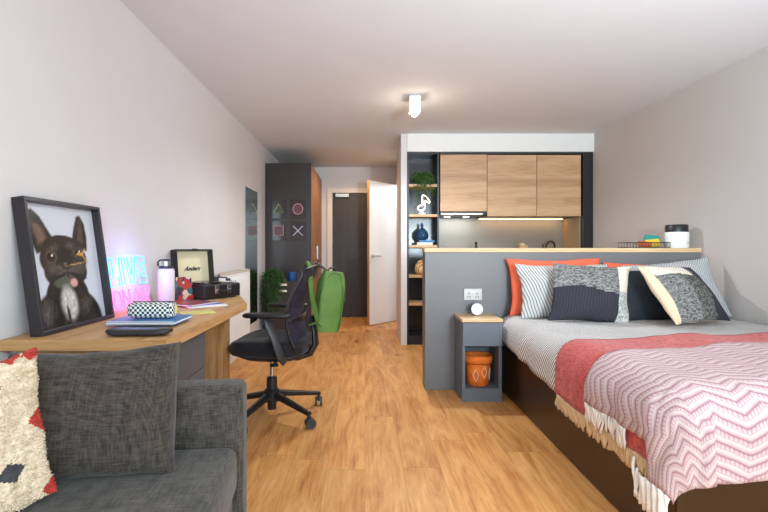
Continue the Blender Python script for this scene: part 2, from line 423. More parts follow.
# hall side wall with the bathroom doorway
D0, D1, DH = 6.36, 7.06, 2.09; XW = 0.50
w = MB(); w.box(0.413, YK, 0, XH-0.001, 5.90, CE); w.box(XW, 5.90, 0, XW+0.08, D0, CE); w.box(XW, D0, DH, XW+0.08, D1, CE); w.box(XW, D1, 0, XW+0.08, YB, CE)
struct(w, 'wall_hall', M['wall'], 'pale side wall of the hall beside the open white door', 'wall')
struct(MB().box(XH, 5.82, 0, XR, 5.90, CE), 'wall_kitchen', M['wall'], 'wall behind the kitchen units', 'wall')
struct(MB().box(XH, YK-0.02, 2.214, XR, 5.82, CE), 'wall_bulkhead', M['white_paint'], 'white boxed bulkhead above the kitchen cupboards', 'bulkhead')
tr = MB(); tr.box(XW-0.016, D0-0.06, 0, XW+0.095, D0, DH+0.06, 0.004); tr.box(XW-0.016, D1, 0, XW+0.095, D1+0.06, DH+0.06, 0.004); tr.box(XW-0.016, D0, DH, XW+0.095, D1, DH+0.06, 0.004)
struct(tr, 'trim_1', M['trim_white'], 'white door lining of the bathroom doorway', 'door frame')
# entrance door
ex0, ex1, ez = X(332.5, YB), X(332.5, YB)+0.90, Z(193, YB)
tr = MB()
for a, b_ in ((ex0-0.085, ex0), (ex1, ex1+0.085)): tr.box(a, YB-0.03, 0, b_, YB, ez+0.075, 0.004)
tr.box(ex0, YB-0.03, ez, ex1, YB, ez+0.075, 0.004)
struct(tr, 'trim_2', M['trim_white'], 'off-white frame around the dark entrance door', 'door frame')
d = struct(MB().box(ex0, YB-0.02, 0.005, ex1, YB-0.002, ez), 'door_1', M['door_dark'], 'dark brown entrance door at the end of the hall', 'door')
MB().box(ex0+0.05, YB-0.075, ez-0.075, ex0+0.27, YB-0.02, ez-0.015, 0.006).build('door_closer', M['steel'], d)
# open white bathroom door, hinged on the far jamb
hx, hy = XW-0.018, 7.03
fx, fy = X(369.5, 6.57), 6.57
ang = math.atan2(fy-hy, fx-hx); L = math.hypot(fx-hx, fy-hy)
dl = struct(MB().box(0, -0.04, 0.01, L, 0.0, DH-0.01, 0.002), 'door_2', M['white_paint'], 'white bathroom door standing open into the hall', 'door')
dl.location = (hx, hy, 0); dl.rotation_euler = (0, 0, ang)
MB().box(L, -0.04, 0.01, L+0.004, 0.0, DH-0.01).build('edge_strip', M['oak_door_edge'], dl)
hd = MB()
hd.cyl((L-0.06, 0.0, 1.0), (L-0.06, 0.012, 1.0), 0.026); hd.cyl((L-0.06, 0.0, 1.0), (L-0.06, 0.05, 1.0), 0.01, n=10)
hd.tube([(L-0.06, 0.05, 1.0), (L-0.12, 0.052, 1.0), (L-0.19, 0.05, 1.0)], 0.01, 10)
hd.build('door_handle', M['steel'], dl, 'auto')
bs = MB(); bs.box(XL, 3.2, 0, XL+0.014, 5.96, 0.1, 0.003); bs.box(XL, YR, 0, XL+0.014, 3.2, 0.1, 0.003)
struct(bs, 'baseboard_left', M['trim_white'], 'white skirting along the left wall', 'skirting')
bs = MB().box(XL+0.6, YB-0.014, 0, ex0-0.086, YB, 0.1, 0.003)
struct(bs, 'baseboard_back', M['trim_white'], 'white skirting beside the entrance door', 'skirting')
bs = MB().box(XR-0.014, YR, 0, XR, 3.58, 0.1, 0.003)
struct(bs, 'baseboard_right', M['trim_white'], 'white skirting along the right wall', 'skirting')

# ------------------------------------------------------------------ ceiling spotlight
lx, ly = 0.43, 4.0
t = Thing('ceiling_spotlight', 'small white box spotlight fixed to the ceiling, lit', 'ceiling light', (lx, ly, CE))
t.part(MB().box(lx-0.05, ly-0.05, CE-0.135, lx+0.05, ly+0.05, CE, 0.004), 'housing', M['white_plastic'])
t.part(MB().lathe([(0.0, -0.004), (0.036, -0.004), (0.038, 0.0)], (lx, ly, CE-0.137), 20).sphere((lx, ly, CE-0.142), 0.028), 'bulb', M['lamp_on'], True, 'glowing bulb')

# ------------------------------------------------------------------ dividing headboard wall
YH = 3.588; HT = 1.108; HX = 0.468
t = Thing('headboard_partition', 'blue-grey half-height partition behind the bed with pale oak cap', 'partition', (HX, YH, 0))
t.part(MB().box(HX, YH, 0, XR, YH+0.16, HT-0.034, 0.003), 'panel', M['greyblue'])
t.part(MB().box(HX-0.006, YH-0.008, HT-0.034, XR, YH+0.168, HT, 0.003), 'top_cap', M['oak_edge'], label='pale oak cap')
# sockets
sx0, sx1, sz0, sz1 = X(463.6, YH), X(481.8, YH), Z(300.2, YH), Z(288.5, YH)
t = Thing('wall_socket', 'steel double plug socket on the partition above the bedside table', 'socket', ((sx0+sx1)/2, YH, sz0))
t.part(MB().box(sx0, YH-0.009, sz0, sx1, YH, sz1, 0.003), 'plate', M['socket_steel'])
for k in (0, 1):
    cx = sx0+(sx1-sx0)*(0.27+0.46*k)
    m_ = MB(); m_.box(cx-0.013, YH-0.0105, sz0+0.022, cx-0.006, YH-0.008, sz0+0.032); m_.box(cx+0.006, YH-0.0105, sz0+0.022, cx+0.013, YH-0.008, sz0+0.032); m_.box(cx-0.004, YH-0.0105, sz0+0.045, cx+0.004, YH-0.008, sz0+0.058)
    t.part(m_, 'pin_hole', M['black_plastic'])
    rx = sx0+(sx1-sx0)*(0.44+0.12*k)
    t.part(MB().box(rx-0.006, YH-0.013, sz1-0.032, rx+0.006, YH-0.008, sz1-0.014, 0.002), 'rocker_switch', M['white_plastic'])

# ------------------------------------------------------------------ bedside table and what is on it
nx0, nx1, ny0, ny1 = 0.70, 0.985, 3.307, 3.585
t = Thing('bedside_table', 'narrow blue-grey bedside table with open niche and pale oak top', 'bedside table', ((nx0+nx1)/2, (ny0+ny1)/2, 0))
c = MB(); th = 0.022
c.box(nx0, ny0+0.003, 0.0, nx0+th, ny1, 0.575, 0.002); c.box(nx1-th, ny0+0.003, 0, nx1, ny1, 0.575, 0.002)
c.box(nx0+th, ny1-0.012, 0.05, nx1-th, ny1, 0.575); c.box(nx0+th, ny0+0.02, 0.075, nx1-th, ny1-0.012, 0.095); c.box(nx0+th, ny0+0.02, 0.395, nx1-th, ny1-0.012, 0.41)
c.box(nx0+th, ny0+0.003, 0.0, nx1-th, ny0+0.02, 0.095)
t.part(c, 'carcass', M['greyblue2'])
t.part(MB().box(nx0+0.002, ny0-0.014, 0.405, nx1-0.002, ny0+0.002, 0.570, 0.002), 'drawer_front', M['greyblue2'])
t.part(MB().box(nx0-0.004, ny0-0.016, 0.575, nx1+0.004, ny1, 0.598, 0.002), 'table_top', M['oak_edge'], label='pale oak top')
# clock
cx, cy, cz = 0.845, 3.47, 0.598
t = Thing('table_clock', 'small round white clock on the bedside table', 'clock', (cx, cy, cz))
t.part(MB().cyl((cx, cy, cz+0.048), (cx, cy+0.05, cz+0.048), 0.047, 0.042, 32).box(cx-0.024, cy+0.005, cz, cx+0.024, cy+0.05, cz+0.012, 0.003), 'clock_body', M['black_plastic'], 'auto')
t.part(MB().cyl((cx, cy-0.006, cz+0.048), (cx, cy+0.002, cz+0.048), 0.043, 0.046, 32), 'clock_face', M['white_plastic'], 'auto')
h = MB()
h.box(cx-0.0015, cy-0.0085, cz+0.046, cx+0.0015, cy-0.006, cz+0.074); h.box(cx, cy-0.0085, cz+0.0465, cx+0.02, cy-0.006, cz+0.0495)
t.part(h, 'hands', M['steel'])
# orange basket
bx, by, bz = 0.838, 3.425, 0.095
t = Thing('felt_basket', 'orange soft basket with stitched diamonds inside the bedside table', 'basket', (bx, by, bz))
t.part(MB().lathe([(0.0, 0.004), (0.074, 0.0), (0.082, 0.01), (0.094, 0.19), (0.09, 0.19), (0.078, 0.012), (0, 0.012)], (bx, by, bz), 32), 'basket_body', M['orange_felt'], True)
t.part(MB().tube([(bx+0.098*math.cos(a), by+0.098*math.sin(a), bz+0.195+0.003*math.sin(3*a)) for a in [2*PI*k/28 for k in range(28)]], 0.02, 8, True, squash=(1.5, 0.55)), 'rolled_rim', M['orange_felt'], True)
for a0, zc in ((-1.95, 0.085), (-1.25, 0.11), (-0.5, 0.085)):
    pts = []
    for k in range(16):
        s_ = k/16*4; i = int(s_); f_ = s_-i
        cs = [(0, 0.045), (0.24, 0), (0, -0.045), (-0.24, 0)]
        p0, p1 = cs[i % 4], cs[(i+1) % 4]
        da, dz = p0[0]+(p1[0]-p0[0])*f_, p0[1]+(p1[1]-p0[1])*f_
        z_ = zc+dz; r_ = 0.082+0.012*(z_-0.01)/0.18+0.002
        pts.append((bx+r_*math.cos(a0+da), by+r_*math.sin(a0+da), bz+z_))
    t.part(MB().tube(pts, 0.0022, 5, True), 'stitched_diamond', M['pale_thread'])

# ------------------------------------------------------------------ bed
BX, BY0, BY1 = 1.058, 1.56, 3.575
t = Thing('double_bed', 'double bed with dark brown box base against the partition', 'bed', ((BX+XR)/2, (BY0+BY1)/2, 0))
t.part(MB().box(BX, BY0, 0.0, XR-0.016, BY1, 0.35, 0.012), 'bed_base', M['bed_base'])
t.part(MB().box(BX+0.03, BY0+0.03, 0.35, XR-0.02, BY1-0.01, 0.54, 0.05, 3), 'mattress', M['mattress'], True)

def drape_fn(xe, ye, top, R, seed, wr=0.006, wz=0.012):
    def f(u, v):
        a = max(0.0, xe-u); b = max(0.0, ye-v)
        r = (a**6+b**6)**(1/6) if (a > 0 or b > 0) else 0.0
        n1 = noise.noise(Vector((u*3.1, v*3.1, seed))); n2 = noise.noise(Vector((u*8, v*8, seed+5)))
        if r <= 0: return Vector((u, v, top+wr*(n1+0.5*n2)))
        h = math.hypot(a, b); dx, dy = -a/h, -b/h
        if r < R*PI/2:
            an = r/R; out = R*math.sin(an); dr = R*(1-math.cos(an))
        else:
            out = R; dr = R+r-R*PI/2
        k = min(1, r/(R*1.5))
        out += wz*k*(0.5+noise.noise(Vector((v*9*abs(dx)+u*9*abs(dy), dr*2, seed+9))))
        return Vector((max(u, xe)+dx*out, max(v, ye)+dy*out, top-dr+wr*(1-k)*(n1+0.5*n2)))
    return f
def drape_mesh(fn, umin, umax, vmin_, vmax, nu, nv):
    """umin(v), vmax(u) edges; returns MB with uv in metres"""
    mb = MB(); g = []; uvs = []
    for j in range(nv+1):
        row = []; ru = []
        s_ = j/nv
        for i in range(nu+1):
            tt = i/nu
            vmin = vmin_(1.8) if callable(vmin_) else vmin_
            v0 = vmin+s_*(vmax(1.8)-vmin)
            u = umin(v0)+tt*(umax-umin(v0))
            if callable(vmin_): vmin = vmin_(u)
            v = vmin+s_*(vmax(u)-vmin)
            row.append(mb.bm.verts.new(fn(u, v))); ru.append((u, v))
        g.append(row); uvs.append(ru)
    for j in range(nv):
        for i in range(nu):
            f = mb.bm.faces.new((g[j][i], g[j][i+1], g[j+1][i+1], g[j+1][i])); f.smooth = True
            for l, q in zip(f.loops, (uvs[j][i], uvs[j][i+1], uvs[j+1][i+1], uvs[j+1][i])): l[mb.uv].uv = q
    return mb
XE, YE = 1.13, 1.63
def cloth_obj(mb, name, mat, thick, parent, off):
    o = mb.build(name, mat, parent, True, off)
    md = o.modifiers.new('thickness', 'SOLIDIFY'); md.thickness = thick; md.offset = 0
    return o
UMAX = XR-0.03
# duvet
fd = drape_fn(XE, YE, 0.592, 0.10, 1.0, 0.012, 0.02)
o = cloth_obj(drape_mesh(fd, lambda v: XE-0.225-0.07*max(0, min(1, (3.4-v)/0.9)), UMAX, YE-0.22, lambda u: 3.50, 60, 70), 'duvet', M['duvet'], 0.03, None, (1.8, 2.5, 0.5))
o.location = (1.8, 2.5, 0.5); tag(o, 'grey and white striped duvet spread over the bed', 'duvet')
# red throw
fr_ = drape_fn(XE, YE, 0.617, 0.125, 1.0, 0.012, 0.02)
def red_back(u): return 2.39+0.28*max(0.0, min(1.0, (u-0.95)/1.5))**0.8
red_um = lambda v: XE-0.335
rt = Thing('throw_blanket', 'plain red throw lying across the bed under the pink one', 'throw', (1.8, 2.3, 0.6), group='throws on the bed')
cloth_obj(drape_mesh(fr_, red_um, UMAX, 1.56, red_back, 60, 34), 'cloth', M['red_throw'], 0.008, rt.o, rt.loc)
def fringe(fn, um, v0, v1, n, ln, r, seed):
    rnd = random.Random(seed); mb = MB()
    for k in range(n):
        v = v0+(v1-v0)*(k+0.5)/n; u = um(v); L_ = ln*(0.85+0.3*rnd.random()); sw = (rnd.random()-0.5)*0.03
        pts = []
        for q in range(5):
            p = fn(u-L_*q/4, v+sw*(q/4)**2); p.x -= 0.004*math.sin(q*1.3+k); pts.append(p)
        mb.tube(pts, [r, r*1.15, r*1.1, r*1.2, r*0.9], 5)
    return mb
rt.part(fringe(fr_, red_um, 1.62, 2.38, 80, 0.068, 0.0055, 3), 'fringe', M['beige_fringe'], True, 'beige fringe')
# pink throw
fp = drape_fn(XE, YE, 0.634, 0.142, 1.0, 0.012, 0.024)
def pk_back(u): return 2.03+0.42*max(0.0, min(1.0, (u-0.95)/1.65))
def pk_um(v):
    k = max(0.0, min(1.0, (1.72-v)/0.06)); k = k*k*(3-2*k)
    return XE-0.285-0.135*k
pt = Thing('throw_blanket', 'pale pink zigzag knitted throw with cream fringe over the bed foot', 'throw', (1.8, 2.0, 0.6), group='throws on the bed')
cloth_obj(drape_mesh(fp, pk_um, UMAX, lambda u: YE-0.335-0.07*max(0.0, min(1.0, (1.45-u)/0.6)), pk_back, 80, 60), 'cloth', M['pink_throw'], 0.010, pt.o, pt.loc)
pt.part(fringe(fp, pk_um, 1.72, 2.02, 28, 0.078, 0.0048, 5), 'fringe', M['cream_fringe'], True, 'cream fringe')
pt.part(fringe(fp, pk_um, 1.27, 1.69, 32, 0.10, 0.0050, 6), 'fringe', M['cream_fringe'], True, 'cream fringe')

# ------------------------------------------------------------------ cushions
def cushion(name, C, W, Hh, T, mats, label, cat='cushion', group=None, pinch=0.10, n=36, pick=None, seed=0.0, wr=0.08, sag=0.0, power=0.56, tufts=None, piping=None):
    C, W, Hh = Vector(C), Vector(W), Vector(Hh); N = W.cross(Hh).normalized()
    mb = MB(); lw, lh = W.length, Hh.length
    def pos(a, b, sgn):
        x = a*(1-pinch*(1-b*b)*a*a); y = b*(1-pinch*(1-a*a)*b*b)
        y -= sag*(1-a*a)*max(0, b)**2
        e = max(0.0, (1-a*a)*(1-b*b))
        z = T/2*e**power
        nn = noise.noise(Vector((a*2.2+seed, b*2.2, sgn*3+seed))) + 0.5*noise.noise(Vector((a*5+seed, b*5, sgn)))
        z *= 1+wr*2*nn
        x += 0.03*noise.noise(Vector((b*2.3, seed, 1)))*abs(a); y += 0.035*noise.noise(Vector((a*2.3, seed, 7)))*abs(b)
        return C+W*(x/2)+Hh*(y/2)+N*(sgn*z)
    def prm(i): 
        s_ = -1+2*i/n
        return math.sin(s_*PI/2)*0.55+s_*0.45
    edge = {}
    for sgn in (1, -1):
        g = {}
        for i in range(n+1):
            for j in range(n+1):
                bd = i in (0, n) or j in (0, n)
                if bd and (i, j) in edge: g[i, j] = edge[i, j]; continue
                v = mb.bm.verts.new(pos(prm(i), prm(j), sgn)); g[i, j] = v
                if bd: edge[i, j] = v
        for i in range(n):
            for j in range(n):
                q = ((i, j), (i+1, j), (i+1, j+1), (i, j+1))
                if sgn < 0: q = tuple(reversed(q))
                f = mb.bm.faces.new([g[k] for k in q]); f.smooth = True
                if pick: f.material_index = pick((prm(i)+prm(i+1))/4+0.5, (prm(j)+prm(j+1))/4+0.5, sgn)
                for l, k in zip(f.loops, q): l[mb.uv].uv = ((prm(k[0])*0.5+0.5)*lw, (prm(k[1])*0.5+0.5)*lh)
    if tufts:
        rnd = random.Random(11); cnt, ln = tufts
        for k in range(cnt):
            a, b = rnd.uniform(-1, 1), rnd.uniform(-1, 1)
            if rnd.random() < 0.12: a = math.copysign(1, a)
            mi = pick(a/2+0.5, b/2+0.5, 1) if pick else 0
            if mi == 2: continue
            p = pos(a, b, 1); q = (N*rnd.uniform(0.3, 1)+W.normalized()*rnd.uniform(-1, 1)+Hh.normalized()*rnd.uniform(-1, 0.6)).normalized()
            s1 = q.orthogonal().normalized(); s2 = q.cross(s1); r_ = 0.0035
            vs = [mb.bm.verts.new(p+s1*r_*math.cos(w_)+s2*r_*math.sin(w_)) for w_ in (0, 2.1, 4.2)]
            tip = mb.bm.verts.new(p+q*ln*rnd.uniform(0.5, 1))
            for x_ in range(3):
                f = mb.bm.faces.new((vs[x_], vs[(x_+1) % 3], tip)); f.material_index = mi
    base_ = C-Hh/2
    o = mb.build(name, mats, None, False, base_); o.location = base_
    return tag(o, label, cat, group)
G1 = 'pillows and cushions on the bed'
cushion('bed_pillow', (1.44, 3.485, 0.815), (0.72, 0, 0.01), (0, 0.09, 0.43), 0.17, M['coral'], 'coral pillow against the partition on the bedside table side', 'pillow', G1, 0.08, seed=1.3)
cushion('bed_pillow', (2.19, 3.48, 0.795), (0.72, 0, -0.01), (0, 0.10, 0.40), 0.15, M['coral'], 'coral pillow against the partition nearer the right wall', 'pillow', G1, 0.08, seed=4.3)
cushion('bed_pillow', (1.455, 3.345, 0.795), (0.69, 0, 0.0), (0.0, 0.13, 0.39), 0.18, M['stripe_pillow'], 'grey and white striped pillow leaning on the coral pillow beside the bedside table', 'pillow', G1, 0.09, seed=7.1)
cushion('bed_pillow', (2.25, 3.34, 0.80), (0.62, -0.05, 0.07), (-0.07, 0.15, 0.42), 0.18, M['stripe_pillow2'], 'fine grey striped pillow slumped against the right wall', 'pillow', G1, 0.08, seed=9.7)
cushion('bed_cushion', (1.98, 3.25, 0.775), (0.72, 0.02, 0.0), (0.0, 0.13, 0.36), 0.13, M['cotton_slate'], 'plain dark slate cushion between the two patchwork cushions', 'cushion', G1, 0.06, seed=2.2)
def pick1(u, v, s):
    if u > 0.80: return 2 if v > 0.47+0.03*math.sin(9*u) else 3
    return 0 if v > 0.53+0.04*math.sin(u*5+0.5)-0.05*u else 1
cushion('bed_cushion', (1.545, 3.155, 0.80), (0.56, 0.02, -0.03), (0.10, 0.17, 0.385), 0.17, [M['speckle'], M['cotton_black'], M['cotton_cream'], M['speckle_light']], 'patchwork cushion with grey knit over black and a cream strip', 'cushion', G1, 0.09, 48, pick1, 3.1)
def pick2(u, v, s):
    if s < 0: return 3
    if u < 0.07: return 3
    if v > 0.76-0.06*(u-0.3) and u < 0.72: return 2
    if u > 0.735+0.06*(v-0.5): return 1
    return 0 if u < 0.45 else 4
cushion('bed_cushion', (2.10, 3.03, 0.808), (0.55, 0.28, -0.02), (-0.06, 0.30, 0.34), 0.17, [M['speckle'], M['cotton_black'], M['cotton_cream'], M['cotton_beige'], M['speckle_dark']], 'patchwork cushion tilted over with a beige side and black edge', 'cushion', G1, 0.06, 48, pick2, 5.9)

# ------------------------------------------------------------------ things on the partition
yc = YH+0.08
cx = 2.485
t = Thing('storage_canister', 'white canister with black lid on the partition by the right wall', 'canister', (cx, yc, HT))
t.part(MB().lathe([(0, 0), (0.078, 0), (0.084, 0.008), (0.084, 0.12), (0.081, 0.126), (0, 0.126)], (cx, yc, HT), 36), 'canister_body', M['white_plastic'], 'auto')
t.part(MB().lathe([(0, 0.126), (0.079, 0.126), (0.079, 0.178), (0.074, 0.185), (0, 0.185)], (cx, yc, HT), 36), 'lid', M['black_plastic'], 'auto', 'black lid')
t.part(MB().box(cx+0.03, yc-0.083, HT+0.038, cx+0.05, yc-0.074, HT+0.046), 'badge', M['steel'])
bx0, bx1 = 2.055, 2.39
t = Thing('wire_basket', 'shallow black wire tray on the partition beside the canister', 'wire tray', ((bx0+bx1)/2, yc, HT))
w = MB()
for z_ in (0.004, 0.042):
    w.tube([(bx0, yc-0.065, HT+z_), (bx1, yc-0.065, HT+z_), (bx1, yc+0.065, HT+z_), (bx0, yc+0.065, HT+z_)], 0.0032, 6, True)
t.part(w, 'rim', M['black_plastic'])
w = MB(); k = 0
for i in range(15):
    a = bx0+(bx1-bx0)*i/14
    w.tube([(a, yc-0.065, HT+0.042), (a, yc-0.065, HT+0.004), (a, yc+0.065, HT+0.004), (a, yc+0.065, HT+0.042)], 0.0022, 5)
t.part(w, 'wires', M['black_plastic'])
def packet(name, x, y, z, w_, h_, d_, rz, tilt, mat, label, group='packets in the wire tray'):
    mb = MB(); n = 8; rings = []
    for i in range(n+1):
        s_ = -1+2*i/n; tk = d_/2*(1-abs(s_)**3)+0.001
        rings.append([(-w_/2, -tk, s_*h_/2), (-w_/2*0.6, -tk*1.2, s_*h_/2), (w_/2*0.6, -tk*1.2, s_*h_/2), (w_/2, -tk, s_*h_/2), (w_/2, tk, s_*h_/2), (w_/2*0.6, tk*1.2, s_*h_/2), (-w_/2*0.6, tk*1.2, s_*h_/2), (-w_/2, tk, s_*h_/2)])
    mb.rings(rings); mb.xf(Matrix.Translation((0, 0, h_/2)))
    o = mb.build(name, mat, None, 'auto'); o.location = (x, y, z); o.rotation_euler = (0, tilt, rz)
    return tag(o, label, 'packet', group)
packet('snack_packet', 2.30, yc+0.03, HT+0.008, 0.125, 0.095, 0.03, 0.15, 0.12, M['teal'], 'teal packet standing in the wire tray')
packet('snack_packet', 2.285, yc-0.012, HT+0.008, 0.10, 0.062, 0.025, -0.1, -0.1, M['yellow'], 'yellow packet standing in the wire tray')
packet('snack_packet', 2.215, yc-0.02, HT+0.008, 0.10, 0.045, 0.03, 0.1, 0.1, M['orange_pk'], 'rust brown packet lying low in the wire tray')

# ------------------------------------------------------------------ kitchen
KB = 5.80
tag_k = 'oak wall cupboards'
def cupboard(x0, x1, z0, z1, label):
    t = Thing('wall_cupboard', label, 'cupboard', ((x0+x1)/2, KB-0.2, z0), group=tag_k)
    t.part(MB().box(x0+0.001, YK+0.022, z0, x1-0.001, KB, z1), 'carcass', M['black_lam'])
    t.part(MB().box(x0+0.003, YK+0.001, z0-0.004, x1-0.003, YK+0.021, z1-0.002, 0.0015), 'door', M['oak_kitchen'])
ux = [0.862, 1.402, 1.972, 2.482]
cupboard(ux[0], ux[1], 1.536, 2.185, 'oak wall cupboard above the extractor hood')
cupboard(ux[1], ux[2], 1.480, 2.180, 'oak wall cupboard between the two other wall cupboards')
cupboard(ux[2], ux[3], 1.480, 2.180, 'oak wall cupboard beside the dark end panel')
single(MB().box(ux[0], YK+0.01, 2.185, 2.50, KB, 2.213), 'filler_strip', M['black_lam'], 'thin dark strip between the wall cupboards and the bulkhead', 'filler strip', (1.7, 5.5, 2.185))
t = Thing('extractor_hood', 'slim dark extractor hood with lit underside below the cupboard', 'extractor hood', (1.13, 5.5, 1.49))
t.part(MB().box(ux[0]+0.005, YK+0.015, 1.492, ux[1]-0.005, KB-0.02, 1.530, 0.003), 'hood_body', M['black_lam'])
t.part(MB().box(ux[0]+0.01, YK+0.004, 1.494, ux[1]-0.05, YK+0.015, 1.512, 0.001), 'pull_out_front', M['steel'], label='steel front strip')
for a in (1.0, 1.23): t.part(MB().cyl((a, 5.60, 1.486), (a, 5.60, 1.492), 0.035, n=20), 'lamp', M['led_cool'])
t = Thing('led_strip', 'warm light strip under the oak wall cupboards', 'light strip', (1.94, 5.735, 1.470))
t.part(MB().box(1.42, 5.72, 1.474, 2.46, 5.75, 1.480), 'channel', M['steel']); t.part(MB().box(1.42, 5.722, 1.468, 2.46, 5.748, 1.474), 'diffuser', M['led_warm'])
single(MB().box(XH+0.37, KB, 0.9, 2.50, KB+0.019, 1.56), 'splashback', M['splash'], 'grey splashback panel behind the kitchen worktop', 'splashback', (1.7, KB, 0.9))
t = Thing('end_panel', 'tall dark end panel between kitchen units and right wall', 'panel', (2.56, 5.5, 0))
t.part(MB().box(2.503, YK, 0, XR-0.002, KB+0.019, 2.213, 0.002), 'panel', M['black_lam'])
t.part(MB().box(2.489, YK+0.06, 0.945, 2.502, KB, 1.475, 0.001), 'inner_face', M['warm_lit_panel'], label='inner face with warm strip light in its colour')
single(MB().box(XH+0.37, YK-0.02, 0.86, 2.50, KB, 0.90, 0.003), 'worktop', M['worktop'], 'dark grey kitchen worktop behind the partition', 'worktop', (1.7, 5.5, 0.86))
for i in range(3):
    a = 0.86+i*0.5466; b_ = a+0.5466
    t = Thing('base_cupboard', ['oak base cupboard beside the bookshelf', 'oak base cupboard in the middle under the worktop', 'oak base cupboard beside the end panel'][i], 'cupboard', ((a+b_)/2, 5.5, 0), group='kitchen base cupboards')
    t.part(MB().box(a, YK+0.05, 0.1, b_, KB, 0.86).box(a, YK+0.09, 0, b_, KB, 0.1), 'carcass', M['black_lam'])
    t.part(MB().box(a+0.003, YK+0.028, 0.11, b_-0.003, YK+0.05, 0.85, 0.002), 'door', M['oak_kitchen'])
# bottle, block, tap
x_ = X(476, 5.5)
t = Thing('soap_dispenser', 'slim dark bottle on the kitchen worktop by the hood', 'bottle', (x_, 5.5, 0.9))
t.part(MB().lathe([(0, 0), (0.032, 0), (0.034, 0.01), (0.034, 0.2), (0.014, 0.23), (0.012, 0.25), (0, 0.25)], (x_, 5.5, 0.9), 20), 'bottle_body', M['black_plastic'], 'auto')
t.part(MB().cyl((x_, 5.5, 1.148), (x_, 5.5, 1.185), 0.016, n=12), 'cap', M['black_plastic'])
x_ = X(523, 5.5)
t = Thing('utensil_block', 'pale wooden block on the kitchen worktop in the middle', 'block', (x_, 5.5, 0.9))
t.part(MB().box(x_-0.045, 5.46, 0.9, x_+0.045, 5.54, 1.145, 0.004), 'block_body', M['oak_shelf'])
t.part(MB().box(x_-0.03, 5.475, 1.145, x_+0.012, 5.525, 1.17, 0.003), 'lid', M['cotton_beige'])
x_ = X(547, 5.62)
t = Thing('kitchen_tap', 'dark arched mixer tap behind the partition', 'tap', (x_, 5.66, 0.9))
arc = [(x_, 5.66, 0.9), (x_, 5.66, 1.12)]+[(x_+0.055-0.055*math.cos(a), 5.66-0.04*math.sin(a)*0.5, 1.12+0.075*math.sin(a)) for a in [PI*k/10 for k in range(1, 11)]]+[(x_+0.112, 5.66, 1.09)]
t.part(MB().tube(arc, 0.011, 10), 'spout', M['black_plastic'], True)
t.part(MB().cyl((x_-0.0, 5.66, 0.95), (x_-0.05, 5.63, 1.16), 0.008, n=8), 'lever', M['black_plastic'])

# bookshelf tower
sx0, sx1, sy1 = XH+0.002, 0.850, 5.60
t = Thing('bookshelf', 'tall narrow black bookshelf with oak shelves beside the kitchen', 'bookshelf', ((sx0+sx1)/2, 5.45, 0))
c = MB(); c.box(sx0, YK, 0, sx0+0.02, sy1, 2.212); c.box(sx1-0.02, YK, 0, sx1, sy1, 2.212); c.box(sx0+0.02, YK, 2.19, sx1-0.02, sy1, 2.212); c.box(sx0+0.02, YK+0.01, 0.0, sx1-0.02, sy1, 0.10)
t.part(c, 'carcass', M['black_lam'])
t.part(MB().box(sx0+0.02, sy1-0.015, 0.1, sx1-0.02, sy1, 2.19), 'back_panel', M['shelf_black'])
SZ = [1.846, 1.50, 1.146, 0.80, 0.48]
for z_ in SZ: t.part(MB().box(sx0+0.021, YK+0.004, z_-0.03, sx1-0.021, sy1-0.016, z_, 0.001), 'shelf', M['oak_shelf'])

def trailing_plant(name, c, label, pot_r, pot_h, potmat, leafmat, n, droop, spread, seed, leaf=0.016, front=True, thin=False):
    rnd = random.Random(seed); x, y, z = c
    t = Thing(name, label, 'plant', c)
    t.part(MB().lathe([(0, 0), (pot_r*0.75, 0), (pot_r, pot_h), (pot_r*0.9, pot_h), (pot_r*0.85, pot_h*0.85), (0, pot_h*0.85)], c, 20), 'pot', potmat, 'auto')
    fo = MB(); st = MB()
    for k in range(n):
        a = rnd.uniform(0, 2*PI)
        if front and math.sin(a) > 0.3: a = -a
        rad = rnd.uniform(0.5, 1)*spread; dr = rnd.uniform(0.15, 1)*droop; up = rnd.uniform(0.3, 1)*pot_h*0.9
        pts = []
        for q in range(9):
            s_ = q/8; r_ = rad*(1-(1-s_)**2)
            zz = z+pot_h*0.85+up*math.sin(min(1, s_*1.7)*PI*0.55)*(1 if s_ < 0.5 else 1)-dr*max(0, s_-0.25)**1.3*1.45
            pts.append(Vector((x+r_*math.cos(a)+0.01*rnd.uniform(-1, 1), y+r_*0.8*math.sin(a)+0.01*rnd.uniform(-1, 1), zz)))
        st.tube(pts, 0.0015, 4)
        for q in range(1, 9):
            for _ in range(3):
                p = pts[q]+Vector([rnd.uniform(-1, 1)*0.012 for _ in range(3)])
                d = Vector((rnd.uniform(-1, 1), rnd.uniform(-1, 0.4), rnd.uniform(-1.4, 0.5) if thin else rnd.uniform(-1, 0.8))).normalized()
                s1 = d.orthogonal().normalized()*leaf*(0.2 if thin else 0.42); l = d*leaf*rnd.uniform(0.8, 1.4)*(1.7 if thin else 1)
                fo.poly([p, p+l*0.5+s1, p+l, p+l*0.5-s1])
    t.part(fo, 'foliage', leafmat); t.part(st, 'stems', M['leaf2'])
trailing_plant('trailing_plant', (0.672, 5.335, SZ[0]), 'bushy trailing plant on the top oak shelf of the bookshelf', 0.045, 0.09, M['pot_white'], M['leaf'], 42, 0.34, 0.15, 3, 0.019)
